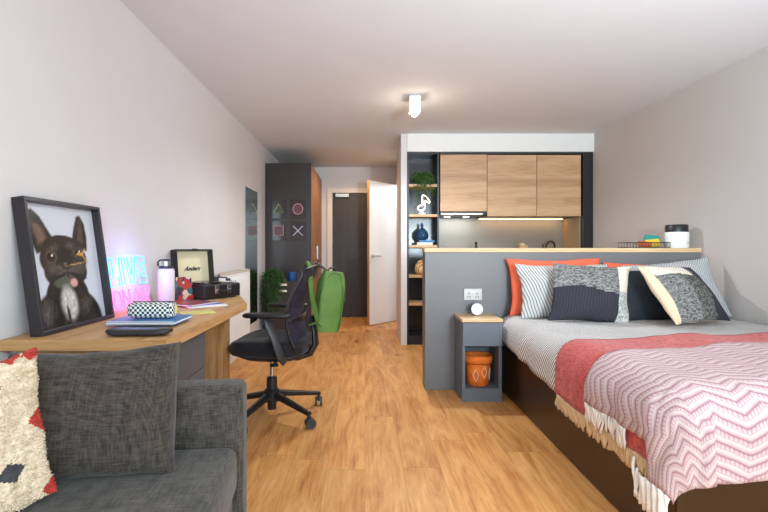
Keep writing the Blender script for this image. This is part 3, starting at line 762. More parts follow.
# neon note
t = Thing('neon_note_lamp', 'white neon music note lamp on a bookshelf shelf', 'lamp', (X(422, 5.36), 5.36, SZ[1]))
nx, ny, nz = X(422, 5.36), 5.36, SZ[1]
t.part(MB().lathe([(0, 0), (0.045, 0), (0.045, 0.014), (0.04, 0.02), (0, 0.02)], (nx, ny, nz), 24), 'lamp_base', M['white_plastic'], 'auto')
loop = [(nx+0.005+0.0, ny, nz+0.02), (nx+0.004, ny, nz+0.055)]
nt = MB(); nt.tube(loop, 0.005, 8)
pp = [(0.03, 0.22), (0.012, 0.235), (0.005, 0.22), (0.005, 0.105), (-0.02, 0.108), (-0.046, 0.09), (-0.052, 0.072), (-0.035, 0.05), (-0.005, 0.048), (0.025, 0.062), (0.035, 0.085), (0.035, 0.17), (0.06, 0.15), (0.085, 0.13), (0.095, 0.148), (0.07, 0.19), (0.045, 0.215)]
nt.tube([(nx+a*0.95, ny, nz+0.0+b_) for a, b_ in pp], 0.0065, 8, True)
t.part(nt, 'tube', M['neon_warm'], True, 'glowing white tube')
# books + blue bottle
bks = [('book_cream', 0.60, 0.78, 0.030, 'cream hardback book at the bottom of a stack of two'), ('book_blue', 0.625, 0.80, 0.026, 'blue book lying on the cream book')]
zz = SZ[2]
for mt_, a, b_, h_, lb in bks:
    t = Thing('book', lb, 'book', ((a+b_)/2, 5.38, zz), group='books under the blue bottle')
    cv = MB(); cv.box(a, 5.30, zz, b_, 5.45, zz+0.003); cv.box(a, 5.30, zz+h_-0.003, b_, 5.45, zz+h_); cv.box(a, 5.296, zz, b_, 5.30, zz+h_)
    t.part(cv, 'cover', M[mt_]); t.part(MB().box(a+0.003, 5.303, zz+0.003, b_-0.003, 5.445, zz+h_-0.003), 'pages', M['paper'])
    zz += h_
c = (X(422, 5.38)+0.0, 5.38, zz)
t = Thing('glass_bottle', 'round blue glass bottle on the blue book in the bookshelf', 'bottle', c)
t.part(MB().lathe([(0, 0), (0.05, 0.0), (0.068, 0.02), (0.076, 0.055), (0.068, 0.095), (0.04, 0.125), (0.018, 0.14), (0.014, 0.165), (0.02, 0.172), (0, 0.172)], c, 28), 'bottle_body', M['blue_glass'], True)
t.part(MB().sphere((c[0], c[1], c[2]+0.185), 0.017, 12), 'stopper', M['blue_glaze'], True)
c = (0.66, 5.40, SZ[3])
t = Thing('woven_basket', 'small woven basket with a lid and loop handle on the bookshelf', 'basket', c)
t.part(MB().lathe([(0, 0), (0.05, 0), (0.075, 0.03), (0.08, 0.07), (0.066, 0.12), (0.05, 0.135), (0, 0.135)], c, 24), 'basket_body', M['wicker'], True)
t.part(MB().lathe([(0, 0.135), (0.056, 0.135), (0.045, 0.155), (0.012, 0.17), (0, 0.17)], c, 20), 'lid', M['wicker'], True)
t.part(MB().tube([(c[0]+0.02*math.cos(a), c[1], c[2]+0.18+0.02*math.sin(a)) for a in [2*PI*k/12 for k in range(12)]], 0.005, 6, True), 'loop', M['black_plastic'])

# ------------------------------------------------------------------ wardrobe, posters, cabinet
WX, WY, WZ = -0.70, 5.98, 2.218
t = Thing('wardrobe', 'tall charcoal wardrobe standing end-on beside the entrance', 'wardrobe', ((XL+WX)/2, (WY+YB)/2, 0))
t.part(MB().box(XL+0.002, WY, 0, WX, WY+0.022, WZ, 0.002), 'end_panel', M['charcoal'])
t.part(MB().box(XL+0.002, WY+0.022, 0, WX-0.022, YB-0.002, WZ), 'carcass', M['black_lam'])
for k in range(2):
    a = WY+0.024+k*0.717
    dr = t.part(MB().box(WX-0.022, a, 0.08, WX, a+0.713, WZ-0.004, 0.002), 'door', M['oak_wardrobe'], label='oak door')
    hdl = MB().box(WX, a+(0.66 if k == 0 else 0.03), 0.95, WX+0.02, a+(0.675 if k == 0 else 0.045), 1.15, 0.004)
    t.part(hdl, 'handle', M['steel'], parent=dr)
def poster(px0, px1, py0, py1, kind, label):
    y = WY-0.001; x0, x1, z1, z0 = X(px0, y), X(px1, y), Z(py0, y), Z(py1, y)
    cx, cz = (x0+x1)/2, (z0+z1)/2; r = (x1-x0)*0.30
    t = Thing('symbol_print', label, 'print', (cx, y, z0), group='symbol prints on the wardrobe')
    t.part(MB().box(x0, y-0.008, z0, x1, WY, z1, 0.001), 'print_panel', M['poster'])
    yy = y-0.0095
    def ring(pts, mat, fill=None):
        if fill: t.part(MB().poly([(cx+a, yy+0.001, cz+b_) for a, b_ in pts]), 'motif_fill', fill)
        t.part(MB().tube([(cx+a, yy, cz+b_) for a, b_ in pts], 0.0055, 6, True), 'motif', mat)
    if kind == 'tri': ring([(-r, -r*0.75), (r, -r*0.75), (0, r*1.15)], M['sym_green'], M['sym_greenfill'])
    if kind == 'cir': ring([(r*1.02*math.cos(2*PI*k/32), r*1.08*math.sin(2*PI*k/32)) for k in range(32)], M['sym_red'], M['sym_redfill'])
    if kind == 'sq': ring([(-r, -r), (r, -r), (r, r), (-r, r)], M['sym_pink'], M['sym_redfill'])
    if kind == 'x':
        m_ = MB(); m_.tube([(cx-r, yy, cz-r), (cx+r, yy, cz+r)], 0.006, 6); m_.tube([(cx-r, yy, cz+r), (cx+r, yy, cz-r)], 0.006, 6)
        t.part(m_, 'motif', M['sym_blue'])
poster(271, 286.5, 199.5, 218.5, 'tri', 'dark print with a green triangle on the wardrobe end')
poster(290, 306, 199.5, 218.5, 'cir', 'dark print with a red circle on the wardrobe end')
poster(271, 286.5, 221, 240.5, 'sq', 'dark print with a pink square on the wardrobe end')
poster(290, 306, 221, 240.5, 'x', 'dark print with a pale cross on the wardrobe end')
cx0, cx1, cy0, cy1 = -1.20, -0.80, 5.60, 5.965
t = Thing('drawer_cabinet', 'low charcoal drawer cabinet in front of the wardrobe end', 'cabinet', ((cx0+cx1)/2, (cy0+cy1)/2, 0))
t.part(MB().box(cx0, cy0+0.02, 0, cx1, cy1, 0.71, 0.003), 'carcass', M['charcoal'])
for k, (za, zb) in enumerate(((0.63, 0.70), (0.555, 0.622), (0.30, 0.547), (0.04, 0.292))):
    dr = t.part(MB().box(cx0+0.006, cy0, za, cx1-0.006, cy0+0.02, zb, 0.002), 'drawer', M['charcoal'])
    if k < 2: t.part(MB().box(-1.04, cy0-0.008, (za+zb)/2-0.013, -0.95, cy0, (za+zb)/2+0.013, 0.002), 'label_holder', M['cotton_cream'], parent=dr, label='pale label holder')
trailing_plant('trailing_plant', (-1.11, 5.665, 0.71), 'spider-like trailing plant on the charcoal drawer cabinet', 0.06, 0.09, M['pot_grey'], M['leaf2'], 90, 0.55, 0.15, 9, 0.028, True, True)
c = (X(292, 5.72), 5.72, 0.71)
t = Thing('ceramic_mug', 'blue mug on the charcoal drawer cabinet beside the plant', 'mug', c)
t.part(MB().lathe([(0, 0), (0.042, 0), (0.048, 0.01), (0.05, 0.105), (0.046, 0.105), (0.044, 0.012), (0, 0.012)], c, 24), 'mug_body', M['blue_glaze'], 'auto')
t.part(MB().tube([(c[0]+0.048+0.028*math.sin(a), c[1], c[2]+0.055+0.03*math.cos(a)) for a in [PI*k/8 for k in range(9)]], 0.006, 8), 'handle', M['blue_glaze'], True)

# ------------------------------------------------------------------ mirror, radiator
single(MB().box(XL+0.001, 4.96, 0.25, XL+0.010, 5.52, 1.778, 0.001), 'wall_mirror', M['mirror'], 'tall frameless mirror on the left wall beyond the radiator', 'mirror', (XL, 5.24, 0.25))
ry0, ry1, rz0, rz1, rx0, rx1 = 3.75, 4.74, 0.22, 0.895, XL+0.03, XL+0.115
t = Thing('panel_radiator', 'white panel radiator on the left wall past the desk', 'radiator', (XL+0.07, (ry0+ry1)/2, rz0))
b_ = MB(); b_.box(rx1-0.02, ry0, rz0, rx1, ry1, rz1-0.02, 0.005); b_.box(rx0, ry0+0.01, rz0, rx0+0.02, ry1-0.01, rz1-0.02, 0.004)
n = 24
for k in range(n):
    a = ry0+0.03+(ry1-ry0-0.06)*k/(n-1); b_.box(rx1-0.001, a-0.009, rz0+0.03, rx1+0.004, a+0.009, rz1-0.05, 0.002)
t.part(b_, 'panels', M['radiator'])
for a in (ry0, ry1-0.006): t.part(MB().box(rx0, a, rz0, rx1, a+0.006, rz1, 0.002), 'side_cover', M['radiator'])
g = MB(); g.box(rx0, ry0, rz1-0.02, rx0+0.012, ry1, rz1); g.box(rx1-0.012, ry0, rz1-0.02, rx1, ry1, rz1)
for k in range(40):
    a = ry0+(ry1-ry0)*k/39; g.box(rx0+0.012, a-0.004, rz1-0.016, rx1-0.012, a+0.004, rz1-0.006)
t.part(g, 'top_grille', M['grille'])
t.part(MB().cyl((rx1-0.04, ry0-0.035, rz1-0.045), (rx1-0.04, ry0, rz1-0.045), 0.015, 0.018, 16), 'valve', M['steel'], 'auto')
for a in (ry0+0.15, ry1-0.18): t.part(MB().box(XL+0.0005, a, rz0+0.1, rx0, a+0.03, rz1-0.1), 'bracket', M['steel'])
t.part(MB().cyl((rx1-0.04, ry0+0.03, 0), (rx1-0.04, ry0+0.03, rz0+0.01), 0.009, n=10), 'pipe', M['steel'])

# ------------------------------------------------------------------ desk
DZ, DT = 0.777, 0.040
DX, DY0 = -0.704, 1.632
t = Thing('desk', 'oak desk along the left wall with a slanted far end', 'desk', (-1.0, 2.4, 0))
t.part(MB().prism([(XL+0.001, DY0), (DX, DY0), (DX, 2.745), (-0.925, 3.36), (XL+0.001, 3.36)], DZ-DT, DZ, bev=0.003), 'desktop', M['oak_desk'])
t.part(MB().box(XL+0.001, DY0-0.0015, DZ-DT+0.001, DX-0.002, DY0, DZ-0.001), 'edge_band', M['oak_edge_desk'])
t.part(MB().box(XL+0.02, DY0+0.03, 0, -0.735, 1.71, DZ-DT), 'side_panel', M['oak_desk_v'])
ped = t.part(MB().box(XL+0.02, 1.712, 0.05, -0.75, 2.12, DZ-DT-0.001, 0.002), 'drawer_pedestal', M['charcoal2'], label='dark grey drawer unit')
for za, zb in ((0.06, 0.39), (0.395, 0.56), (0.565, 0.73)):
    t.part(MB().box(-0.749, 1.716, za, -0.735, 2.116, zb, 0.002), 'drawer', M['charcoal2'], parent=ped)
t.part(MB().box(XL+0.015, 2.80, 0, -0.872, 2.965, DZ-DT), 'leg_panel', M['oak_desk_v'])

# framed dog print
fd0, fd1 = 1.685, 2.168    # along Y
base_x = -1.178; lean = math.radians(8.0); FH, FW, FD = 0.522, 0.49, 0.048
FM = Matrix.Translation((base_x, 0, DZ)) @ Matrix.Rotation(-lean, 4, 'Y')
# local: x = outwards (0 at the front face, negative to the back), y along, z up
t = Thing('picture_frame', 'black box frame with a dog photograph leaning on the wall', 'picture', (base_x-0.02, (fd0+fd1)/2, DZ))
fm = MB(); bw = 0.015
fm.box(-FD, fd0, 0, 0, fd1, bw, 0.0015); fm.box(-FD, fd0, FH-bw, 0, fd1, FH, 0.0015); fm.box(-FD, fd0, bw, 0, fd0+bw, FH-bw, 0.0015); fm.box(-FD, fd1-bw, bw, 0, fd1, FH-bw, 0.0015)
fm.box(-FD, fd0+bw, bw, -FD+0.006, fd1-bw, FH-bw)
fm.xf(FM @ Matrix.Translation((0, 0, 0.0025)))
t.part(fm, 'frame', M['frame_black'])
def dog_colour(u, v):
    n1 = noise.noise(Vector((u*14, v*14, 0.3))); n2 = noise.noise(Vector((u*45, v*30, 2.0)))
    c = [206+6*v, 210+4*v, 224]
    def lay(col, m):
        m = max(0.0, min(1.0, m))
        for i in range(3): c[i] = c[i]*(1-m)+col[i]*m
    def ell(cx, cy, rx, ry, rot=0.0, soft=0.10):
        dx, dy = u-cx, (v-cy)*1.28; co, si = math.cos(rot), math.sin(rot)
        a, b_ = (dx*co+dy*si)/rx, (-dx*si+dy*co)/(ry*1.28)
        d = math.sqrt(a*a+b_*b_); return (1-d)/soft+0.5
    dk = (33+26*n1+24*n2, 28+22*n1+20*n2, 26+18*n1+16*n2)
    lay((150, 146, 140), ell(0.02, 0.30, 0.07, 0.10))
    # body and shoulders
    lay(dk, ell(0.44, -0.02, 0.50, 0.34, 0, 0.06)); lay(dk, ell(0.47, 0.22, 0.30, 0.22, 0, 0.06))
    # ears
    def tri(pts, soft):
        # signed distance to a convex outline (counter-clockwise)
        m_ = 9.0
        for q in range(len(pts)):
            ax, ay = pts[q]; bx_, by_ = pts[(q+1) % len(pts)]
            ex, ey = bx_-ax, (by_-ay)*1.28; l_ = math.hypot(ex, ey)
            m_ = min(m_, (ex*(v-ay)*1.28-ey*(u-ax))/l_)
        return m_/soft+0.5
    lay(dk, tri([(0.13, 0.60), (0.40, 0.66), (0.345, 0.74), (0.22, 0.90), (0.13, 0.955), (0.07, 0.935), (0.06, 0.86), (0.09, 0.70)], 0.02))
    lay((116+30*n1, 88+24*n1, 74+20*n1), tri([(0.16, 0.68), (0.30, 0.70), (0.20, 0.84), (0.12, 0.90), (0.10, 0.84)], 0.06)); lay((52, 44, 42), 0.7*ell(0.14, 0.89, 0.05, 0.05, 0.2, 0.5))
    lay(dk, tri([(0.60, 0.66), (0.83, 0.62), (0.855, 0.74), (0.84, 0.87), (0.79, 0.94), (0.735, 0.93), (0.67, 0.82)], 0.02))
    lay((92+24*n1, 74+20*n1, 64), tri([(0.69, 0.70), (0.79, 0.69), (0.81, 0.80), (0.775, 0.88), (0.72, 0.80)], 0.06))
    # head
    lay(dk, ell(0.48, 0.55, 0.325, 0.175, 0, 0.06)); lay(dk, ell(0.49, 0.44, 0.30, 0.14, 0, 0.06)); lay(dk, ell(0.47, 0.655, 0.26, 0.10, 0, 0.08))
    lay((92+40*n2, 78+34*n2, 66+28*n2), 0.5*ell(0.33, 0.635, 0.10, 0.04, 0.3, 0.8)); lay((20, 17, 17), 0.8*ell(0.50, 0.60, 0.028, 0.075, 0.0, 0.7)); lay((96, 86, 80), 0.45*ell(0.58, 0.665, 0.10, 0.035, 0, 0.8))
    lay((110, 96, 88), 0.5*ell(0.30, 0.475, 0.08, 0.06, 0, 0.9)); lay((104, 94, 90), 0.5*ell(0.70, 0.48, 0.08, 0.06, 0, 0.9))
    # eyes
    for ex, ey in ((0.30, 0.57), (0.695, 0.60)):
        lay((112, 88, 68), 0.75*ell(ex, ey, 0.078, 0.05, 0, 0.3)); lay((14, 12, 12), ell(ex, ey, 0.058, 0.039, 0, 0.3)); lay((74, 52, 34), 0.8*ell(ex+0.004, ey-0.008, 0.036, 0.024, 0, 0.5)); lay((8, 7, 8), ell(ex, ey, 0.026, 0.020, 0, 0.4)); lay((222, 222, 228), ell(ex+0.016, ey+0.014, 0.012, 0.009, 0, 0.4))
    # muzzle
    lay((78+24*n2, 70+22*n2, 66+20*n2), 0.8*ell(0.50, 0.455, 0.17, 0.085, 0, 0.4)); lay((24, 21, 22), ell(0.495, 0.50, 0.075, 0.035, 0, 0.3)); lay((120, 116, 116), 0.7*ell(0.48, 0.512, 0.03, 0.010, 0, 0.7))
    lay((20, 17, 18), ell(0.50, 0.425, 0.011, 0.05, 0, 0.4)); lay((18, 15, 16), ell(0.36, 0.40, 0.13, 0.014, 0.35, 0.4)); lay((18, 15, 16), ell(0.64, 0.405, 0.13, 0.014, -0.3, 0.4))
    lay((74, 84, 66), ell(0.42, 0.355, 0.12, 0.045, 0.1, 0.35)); lay((214, 158, 150), ell(0.57, 0.345, 0.055, 0.038, 0, 0.35))
    # gold thread across the eye
    w_ = 0.5*math.sin(40*u)*0.03
    lay((214, 160, 74), 0.9*ell(0.73, 0.60+w_, 0.09, 0.012, 0.5, 0.5)); lay((200, 148, 70), 0.8*ell(0.76, 0.56-w_, 0.07, 0.010, -0.7, 0.5)); lay((196, 150, 92), 0.7*ell(0.64, 0.505, 0.22, 0.006, 0.12, 0.6))
    # chest
    lay((196+50*n2, 190+50*n2, 182+48*n2), ell(0.47, 0.175, 0.115, 0.15, 0.1, 0.45)); lay((40, 36, 34), 0.8*ell(0.44, 0.08, 0.02, 0.08, 0.1, 0.6))
    lay((112+30*n2, 108+30*n2, 100+24*n2), 0.45*ell(0.16, 0.12, 0.10, 0.12, 0, 0.8)); lay((100+30*n2, 92+26*n2, 84), 0.4*ell(0.70, 0.14, 0.10, 0.10, 0, 0.8))
    return [lin(max(0, min(255, q))) for q in c]
pm = MB(); nu, nv = 84, 100; y0, y1, z0, z1 = fd0+bw, fd1-bw, bw, FH-bw
cl = pm.bm.verts.layers.float_color.new('Col'); g = {}
for i in range(nu+1):
    for j in range(nv+1):
        v = pm.bm.verts.new((-0.034, y0+(y1-y0)*i/nu, z0+(z1-z0)*j/nv)); v[cl] = (*dog_colour(i/nu, j/nv), 1); g[i, j] = v
for i in range(nu):
    for j in range(nv): pm.bm.faces.new((g[i, j], g[i+1, j], g[i+1, j+1], g[i, j+1]))
pm.xf(FM @ Matrix.Translation((0, 0, 0.0025)))
t.part(pm, 'print', M['dog'], label='photo print of a dark French bulldog on pale grey')

# neon sign LIVE / ON AIR
NM = Matrix.Translation((-1.235, 2.262, DZ)) @ Matrix.Rotation(-math.radians(8.5), 4, 'Y')   # local y along the sign, z up
t = Thing('neon_sign', 'glowing LIVE ON AIR neon sign leaning on the wall', 'neon sign', (-1.25, 2.45, DZ))
t.part(MB().box(-0.012, 0, 0.001, -0.008, 0.41, 0.30, 0.001).xf(NM), 'backing_panel', M['acrylic'])
def outl(pts, y0, w_, z0, h_): return [(0.0, y0+a*w_, z0+b_*h_) for a, b_ in pts]
Lp = [(0, 1), (0.42, 1), (0.42, 0.3), (1, 0.3), (1, 0), (0, 0)]
Ip = [(0, 1), (1, 1), (1, 0), (0, 0)]
Vp = [(0, 1), (0.27, 1), (0.5, 0.30), (0.73, 1), (1, 1), (0.62, 0), (0.38, 0)]
Ep = [(0, 1), (1, 1), (1, 0.76), (0.45, 0.76), (0.45, 0.62), (0.9, 0.62), (0.9, 0.40), (0.45, 0.40), (0.45, 0.25), (1, 0.25), (1, 0), (0, 0)]
for nm, pts, a, w_ in (('L', Lp, 0.010, 0.085), ('I', Ip, 0.116, 0.030), ('V', Vp, 0.168, 0.115), ('E', Ep, 0.305, 0.085)):
    t.part(MB().tube(outl(pts, a, w_, 0.134, 0.148), 0.0036, 6, True).xf(NM), 'tube_letter', M['neon_blue'], label='cyan glowing letter')
O_ = ([(0.5+0.5*math.cos(q), 0.5+0.5*math.sin(q)) for q in [2*PI*k/18 for k in range(18)]], True, 'O')
N_ = ([(0, 0), (0, 1), (1, 0), (1, 1)], False, 'N')
A_ = ([(0, 0), (0.25, 0.5), (0.5, 1), (0.75, 0.5), (0.84, 0.32), (0.16, 0.32), (0.84, 0.32), (1, 0)], False, 'A')
I_ = ([(0.5, 0), (0.5, 1)], False, 'I')
R_ = ([(0, 0), (0, 1), (0.7, 1), (1, 0.86), (1, 0.62), (0.7, 0.48), (0, 0.48), (0.45, 0.48), (1, 0)], False, 'R')
for (pts, cl_, nm), a, w_ in ((O_, 0.020, 0.068), (N_, 0.112, 0.062), (A_, 0.212, 0.07), (I_, 0.298, 0.02), (R_, 0.335, 0.058)):
    t.part(MB().tube(outl(pts, a, w_, 0.014, 0.098), 0.0052, 6, cl_).xf(NM), 'tube_letter', M['neon_pink'], label='pink glowing letter')

# bottle
c = (-1.185, 2.74, DZ)
t = Thing('drinks_bottle', 'pale lilac drinks bottle with black loop lid on the desk', 'bottle', c)
t.part(MB().lathe([(0, 0), (0.044, 0), (0.048, 0.006), (0.048, 0.19), (0.044, 0.204), (0.036, 0.208), (0, 0.208)], c, 28), 'bottle_body', M['lilac'], 'auto')
t.part(MB().lathe([(0, 0.208), (0.040, 0.208), (0.040, 0.222), (0, 0.224)], c, 24), 'lid', M['dark_plastic'], 'auto', 'dark lid')
lp = [(-0.044, 0.222), (-0.046, 0.245), (-0.036, 0.256), (0.0, 0.258), (0.034, 0.256), (0.040, 0.222)]
t.part(MB().tube([(c[0]+a*0.8, c[1]+a*0.5-0.004, c[2]+b_) for a, b_ in lp], 0.006, 6), 'carry_loop', M['dark_plastic'], True)
t.part(MB().cyl((c[0], c[1], c[2]+0.222), (c[0], c[1], c[2]+0.248), 0.020, n=16), 'cap', M['steel'])

# notebooks, paper, pouch, case
def spiral_book(x0, x1, y0, y1, z, h_, rz, mat, label, spiral=True):
    t = Thing('spiral_notebook' if spiral else 'notebook', label, 'notebook', ((x0+x1)/2, (y0+y1)/2, z), rz, 'notebooks on the desk', True)
    a, b_ = (x1-x0)/2, (y1-y0)/2
    t.part(MB().box(-a, -b_, h_-0.002, a, b_, h_, 0.0008).box(-a, -b_, 0, a, b_, 0.002), 'cover', mat)
    t.part(MB().box(-a+0.003, -b_+0.008, 0.002, a-0.003, b_-0.003, h_-0.002), 'pages', M['paper'])
    if spiral:
        w = MB(); n = 30
        for k in range(n):
            q = -a+0.008+(2*a-0.016)*k/(n-1)
            w.tube([(q, -b_+0.004+0.008*math.cos(s_), h_/2+0.0075*math.sin(s_)+0.001) for s_ in [2*PI*m_/8 for m_ in range(8)]], 0.0016, 4, True)
        t.part(w, 'wire_binding', M['white_plastic'])
    return t
spiral_book(-1.08, -0.83, 1.99, 2.20, DZ+0.0005, 0.010, 0.05, M['notebook_lilac'], 'pale lilac notebook under the blue spiral notebook', False)
spiral_book(-1.065, -0.785, 1.885, 2.105, DZ+0.011, 0.012, 0.02, M['notebook_blue'], 'blue spiral notebook under the checked pencil case')
# checked pouch
pz = DZ+0.0235
t = Thing('pencil_case', 'black and white checked pencil case on the blue notebook', 'pencil case', (-0.925, 2.005, pz), 0.0, None, True)
rings = []
for i in range(13):
    s_ = -1+2*i/12; k = (1-abs(s_)**6)**0.5*0.25+0.75
    rings.append([(s_*0.098, 0.036*k*math.copysign(abs(math.cos(a))**0.6, math.cos(a)), 0.035+0.035*k*math.copysign(abs(math.sin(a))**0.6, math.sin(a))) for a in [2*PI*j/20 for j in range(20)]])
t.part(MB().rings(rings), 'pouch', M['check'], 'auto')
t.part(MB().box(-0.085, -0.004, 0.068, 0.09, 0.004, 0.0725, 0.001), 'zip', M['dark_plastic'])
t.part(MB().box(0.098, -0.006, 0.02, 0.105, 0.006, 0.055, 0.002), 'pull_tab', M['yellow_card'])
single(MB().box(-0.10, -0.06, 0, 0.06, 0.06, 0.004).xf(Matrix.Translation((-0.83, 2.335, DZ+0.0006)) @ Matrix.Rotation(0.5, 4, 'Z')), 'notepad', M['yellow_card'], 'pale yellow notepad on the desk behind the pencil case', 'notepad', (-0.83, 2.335, DZ))
# black case with tapered ends
t = Thing('zip_case', 'long flat black case with tapered ends at the desk corner', 'case', (-0.845, 1.725, DZ+0.0005), 0.03, None, True)
rings = []
for i in range(15):
    s_ = -1+2*i/14; k = 1-0.55*max(0, (abs(s_)-0.72)/0.28)**2
    rings.append([(s_*0.117, 0.042*k*math.copysign(abs(math.cos(a))**0.5, math.cos(a)), 0.013+0.013*k*math.copysign(abs(math.sin(a))**0.5, math.sin(a))+0.004*abs(s_)**4) for a in [2*PI*j/20 for j in range(20)]])
t.part(MB().rings(rings), 'case_body', M['leatherette'], 'auto')
t.part(MB().box(-0.085, -0.0445, 0.012, 0.085, -0.042, 0.016), 'zip', M['dark_plastic'])

# magazines
def mag(x, y, z, rz, mat, label, w_=0.21, h_=0.27):
    t = Thing('magazine', label, 'magazine', (x, y, z), rz, 'magazines on the desk', True)
    t.part(MB().box(-w_/2, -h_/2, 0.0035, w_/2, h_/2, 0.0045), 'cover', mat); t.part(MB().box(-w_/2, -h_/2, 0, w_/2, h_/2, 0.0035), 'pages', M['paper'])
mag(-0.945, 2.66, DZ+0.0005, 0.65, M['paper'], 'white sheet magazine at the bottom of the fan')
mag(-0.975, 2.66, DZ+0.0055, 0.85, M['mag_purple'], 'purple covered magazine in the middle of the fan')
mag(-1.03, 2.66, DZ+0.0105, 1.15, M['mag_red'], 'red and brown covered magazine on top of the fan')

# record player (local axes: x along the hinge, y to the back)
t = Thing('record_player', 'dark suitcase record player with open cream-lined lid on the desk', 'record player', (-1.035, 3.075, DZ+0.0005), math.radians(58), None, True)
RW, RD, RHh = 0.30, 0.25, 0.095
body = t.part(MB().box(-RW/2, -RD/2, 0.006, RW/2, RD/2, RHh, 0.008), 'player_case', M['leatherette'])
t.part(MB().box(-RW/2+0.012, -RD/2+0.012, RHh-0.002, RW/2-0.012, RD/2-0.012, RHh+0.001), 'deck', M['black_plastic'])
t.part(MB().cyl((-0.035, 0, RHh+0.001), (-0.035, 0, RHh+0.012), 0.098, n=36), 'platter', M['vinyl'], 'auto')
t.part(MB().cyl((0.11, 0.07, RHh), (0.11, 0.07, RHh+0.035), 0.014, n=14).tube([(0.11, 0.07, RHh+0.032), (0.112, -0.03, RHh+0.032), (0.085, -0.075, RHh+0.024)], 0.005, 6).box(0.07, -0.095, RHh+0.014, 0.092, -0.068, RHh+0.03, 0.002), 'tone_arm', M['dark_plastic'], 'auto')
for a in (-0.055, -0.095): t.part(MB().cyl((0.125, a, RHh), (0.125, a, RHh+0.014), 0.010, n=12), 'knob', M['steel'])
for a in (-0.05, 0.05):
    t.part(MB().box(a-0.016, -RD/2-0.006, 0.035, a+0.016, -RD/2, 0.085, 0.002).box(a-0.010, -RD/2-0.010, 0.045, a+0.010, -RD/2-0.006, 0.062, 0.002), 'latch', M['steel'])
t.part(MB().tube([(-0.045, -RD/2, 0.05), (-0.04, -RD/2-0.018, 0.048), (0.04, -RD/2-0.018, 0.048), (0.045, -RD/2, 0.05)], 0.006, 6), 'carry_handle', M['black_plastic'])
for a in (-1, 1):
    for b_ in (-1, 1): t.part(MB().cyl((a*0.12, b_*0.095, 0), (a*0.12, b_*0.095, 0.007), 0.012, n=12), 'foot', M['black_plastic'])
LM = Matrix.Translation((0, RD/2, RHh-0.09)) @ Matrix.Rotation(-math.radians(6), 4, 'X')
ld = MB(); LH, LD = 0.318, 0.055
ld.box(-RW/2, 0.0, 0, RW/2, 0.006, LH); ld.box(-RW/2, -LD*0+0.0, 0, -RW/2+0.008, -0.0, 0)
for a0, a1, z0_, z1_ in ((-RW/2, -RW/2+0.010, 0, LH), (RW/2-0.010, RW/2, 0, LH), (-RW/2, RW/2, 0, 0.010), (-RW/2, RW/2, LH-0.010, LH)):
    ld.box(a0, -0.0, z0_, a1, LD, z1_)
ld.xf(LM)
lid_m = MB(); 
for a0, a1, z0_, z1_ in ((-RW/2, -RW/2+0.010, 0, LH), (RW/2-0.010, RW/2, 0, LH), (-RW/2+0.010, RW/2-0.010, 0, 0.010), (-RW/2+0.010, RW/2-0.010, LH-0.010, LH)):
    lid_m.box(a0, 0.0, z0_, a1, LD, z1_)
lid_m.box(-RW/2+0.010, LD-0.006, 0.010, RW/2-0.010, LD, LH-0.010)
lid_m.box(-0.02, -0.004, LH-0.012, 0.02, 0.003, LH+0.004)
ld.bm.free()
lid = t.part(lid_m.xf(LM), 'lid', M['leatherette'])
t.part(MB().box(-RW/2+0.010, LD-0.009, 0.010, RW/2-0.010, LD-0.006, LH-0.010).xf(LM), 'lining', M['lid_cream'], parent=lid, label='cream lining')
fc = bpy.data.curves.new('script', 'FONT'); fc.body = 'Anders'; fc.size = 0.042; fc.shear = 0.6; fc.align_x = 'CENTER'; fc.extrude = 0.0006; fc.offset = 0.0012
fo = bpy.data.objects.new('script_tmp', fc); COL.objects.link(fo)
dg = bpy.context.evaluated_depsgraph_get(); me = bpy.data.meshes.new_from_object(fo.evaluated_get(dg)); bpy.data.objects.remove(fo)
me.materials.clear(); me.materials.append(M['black_plastic'])
me.transform(LM @ Matrix.Translation((0.0, LD-0.0105, LH*0.55)) @ Matrix.Rotation(PI/2, 4, 'X'))
lo = bpy.data.objects.new('script_lettering', me); COL.objects.link(lo); lo.parent = lid
# record sleeve leaning at the player's side
t = Thing('record_sleeve', 'colourful record sleeve leaning beside the record player', 'record sleeve', (-1.135, 2.875, DZ+0.0005), math.radians(52), None, True)
SM = Matrix.Rotation(-math.radians(14), 4, 'X')
t.part(MB().box(-0.075, 0, 0.0, 0.075, 0.004, 0.15).xf(SM), 'cover', M['sleeve_print'])
t.part(MB().box(-0.072, 0.0042, 0.003, 0.072, 0.005, 0.147).xf(SM), 'inner_sleeve', M['paper'])

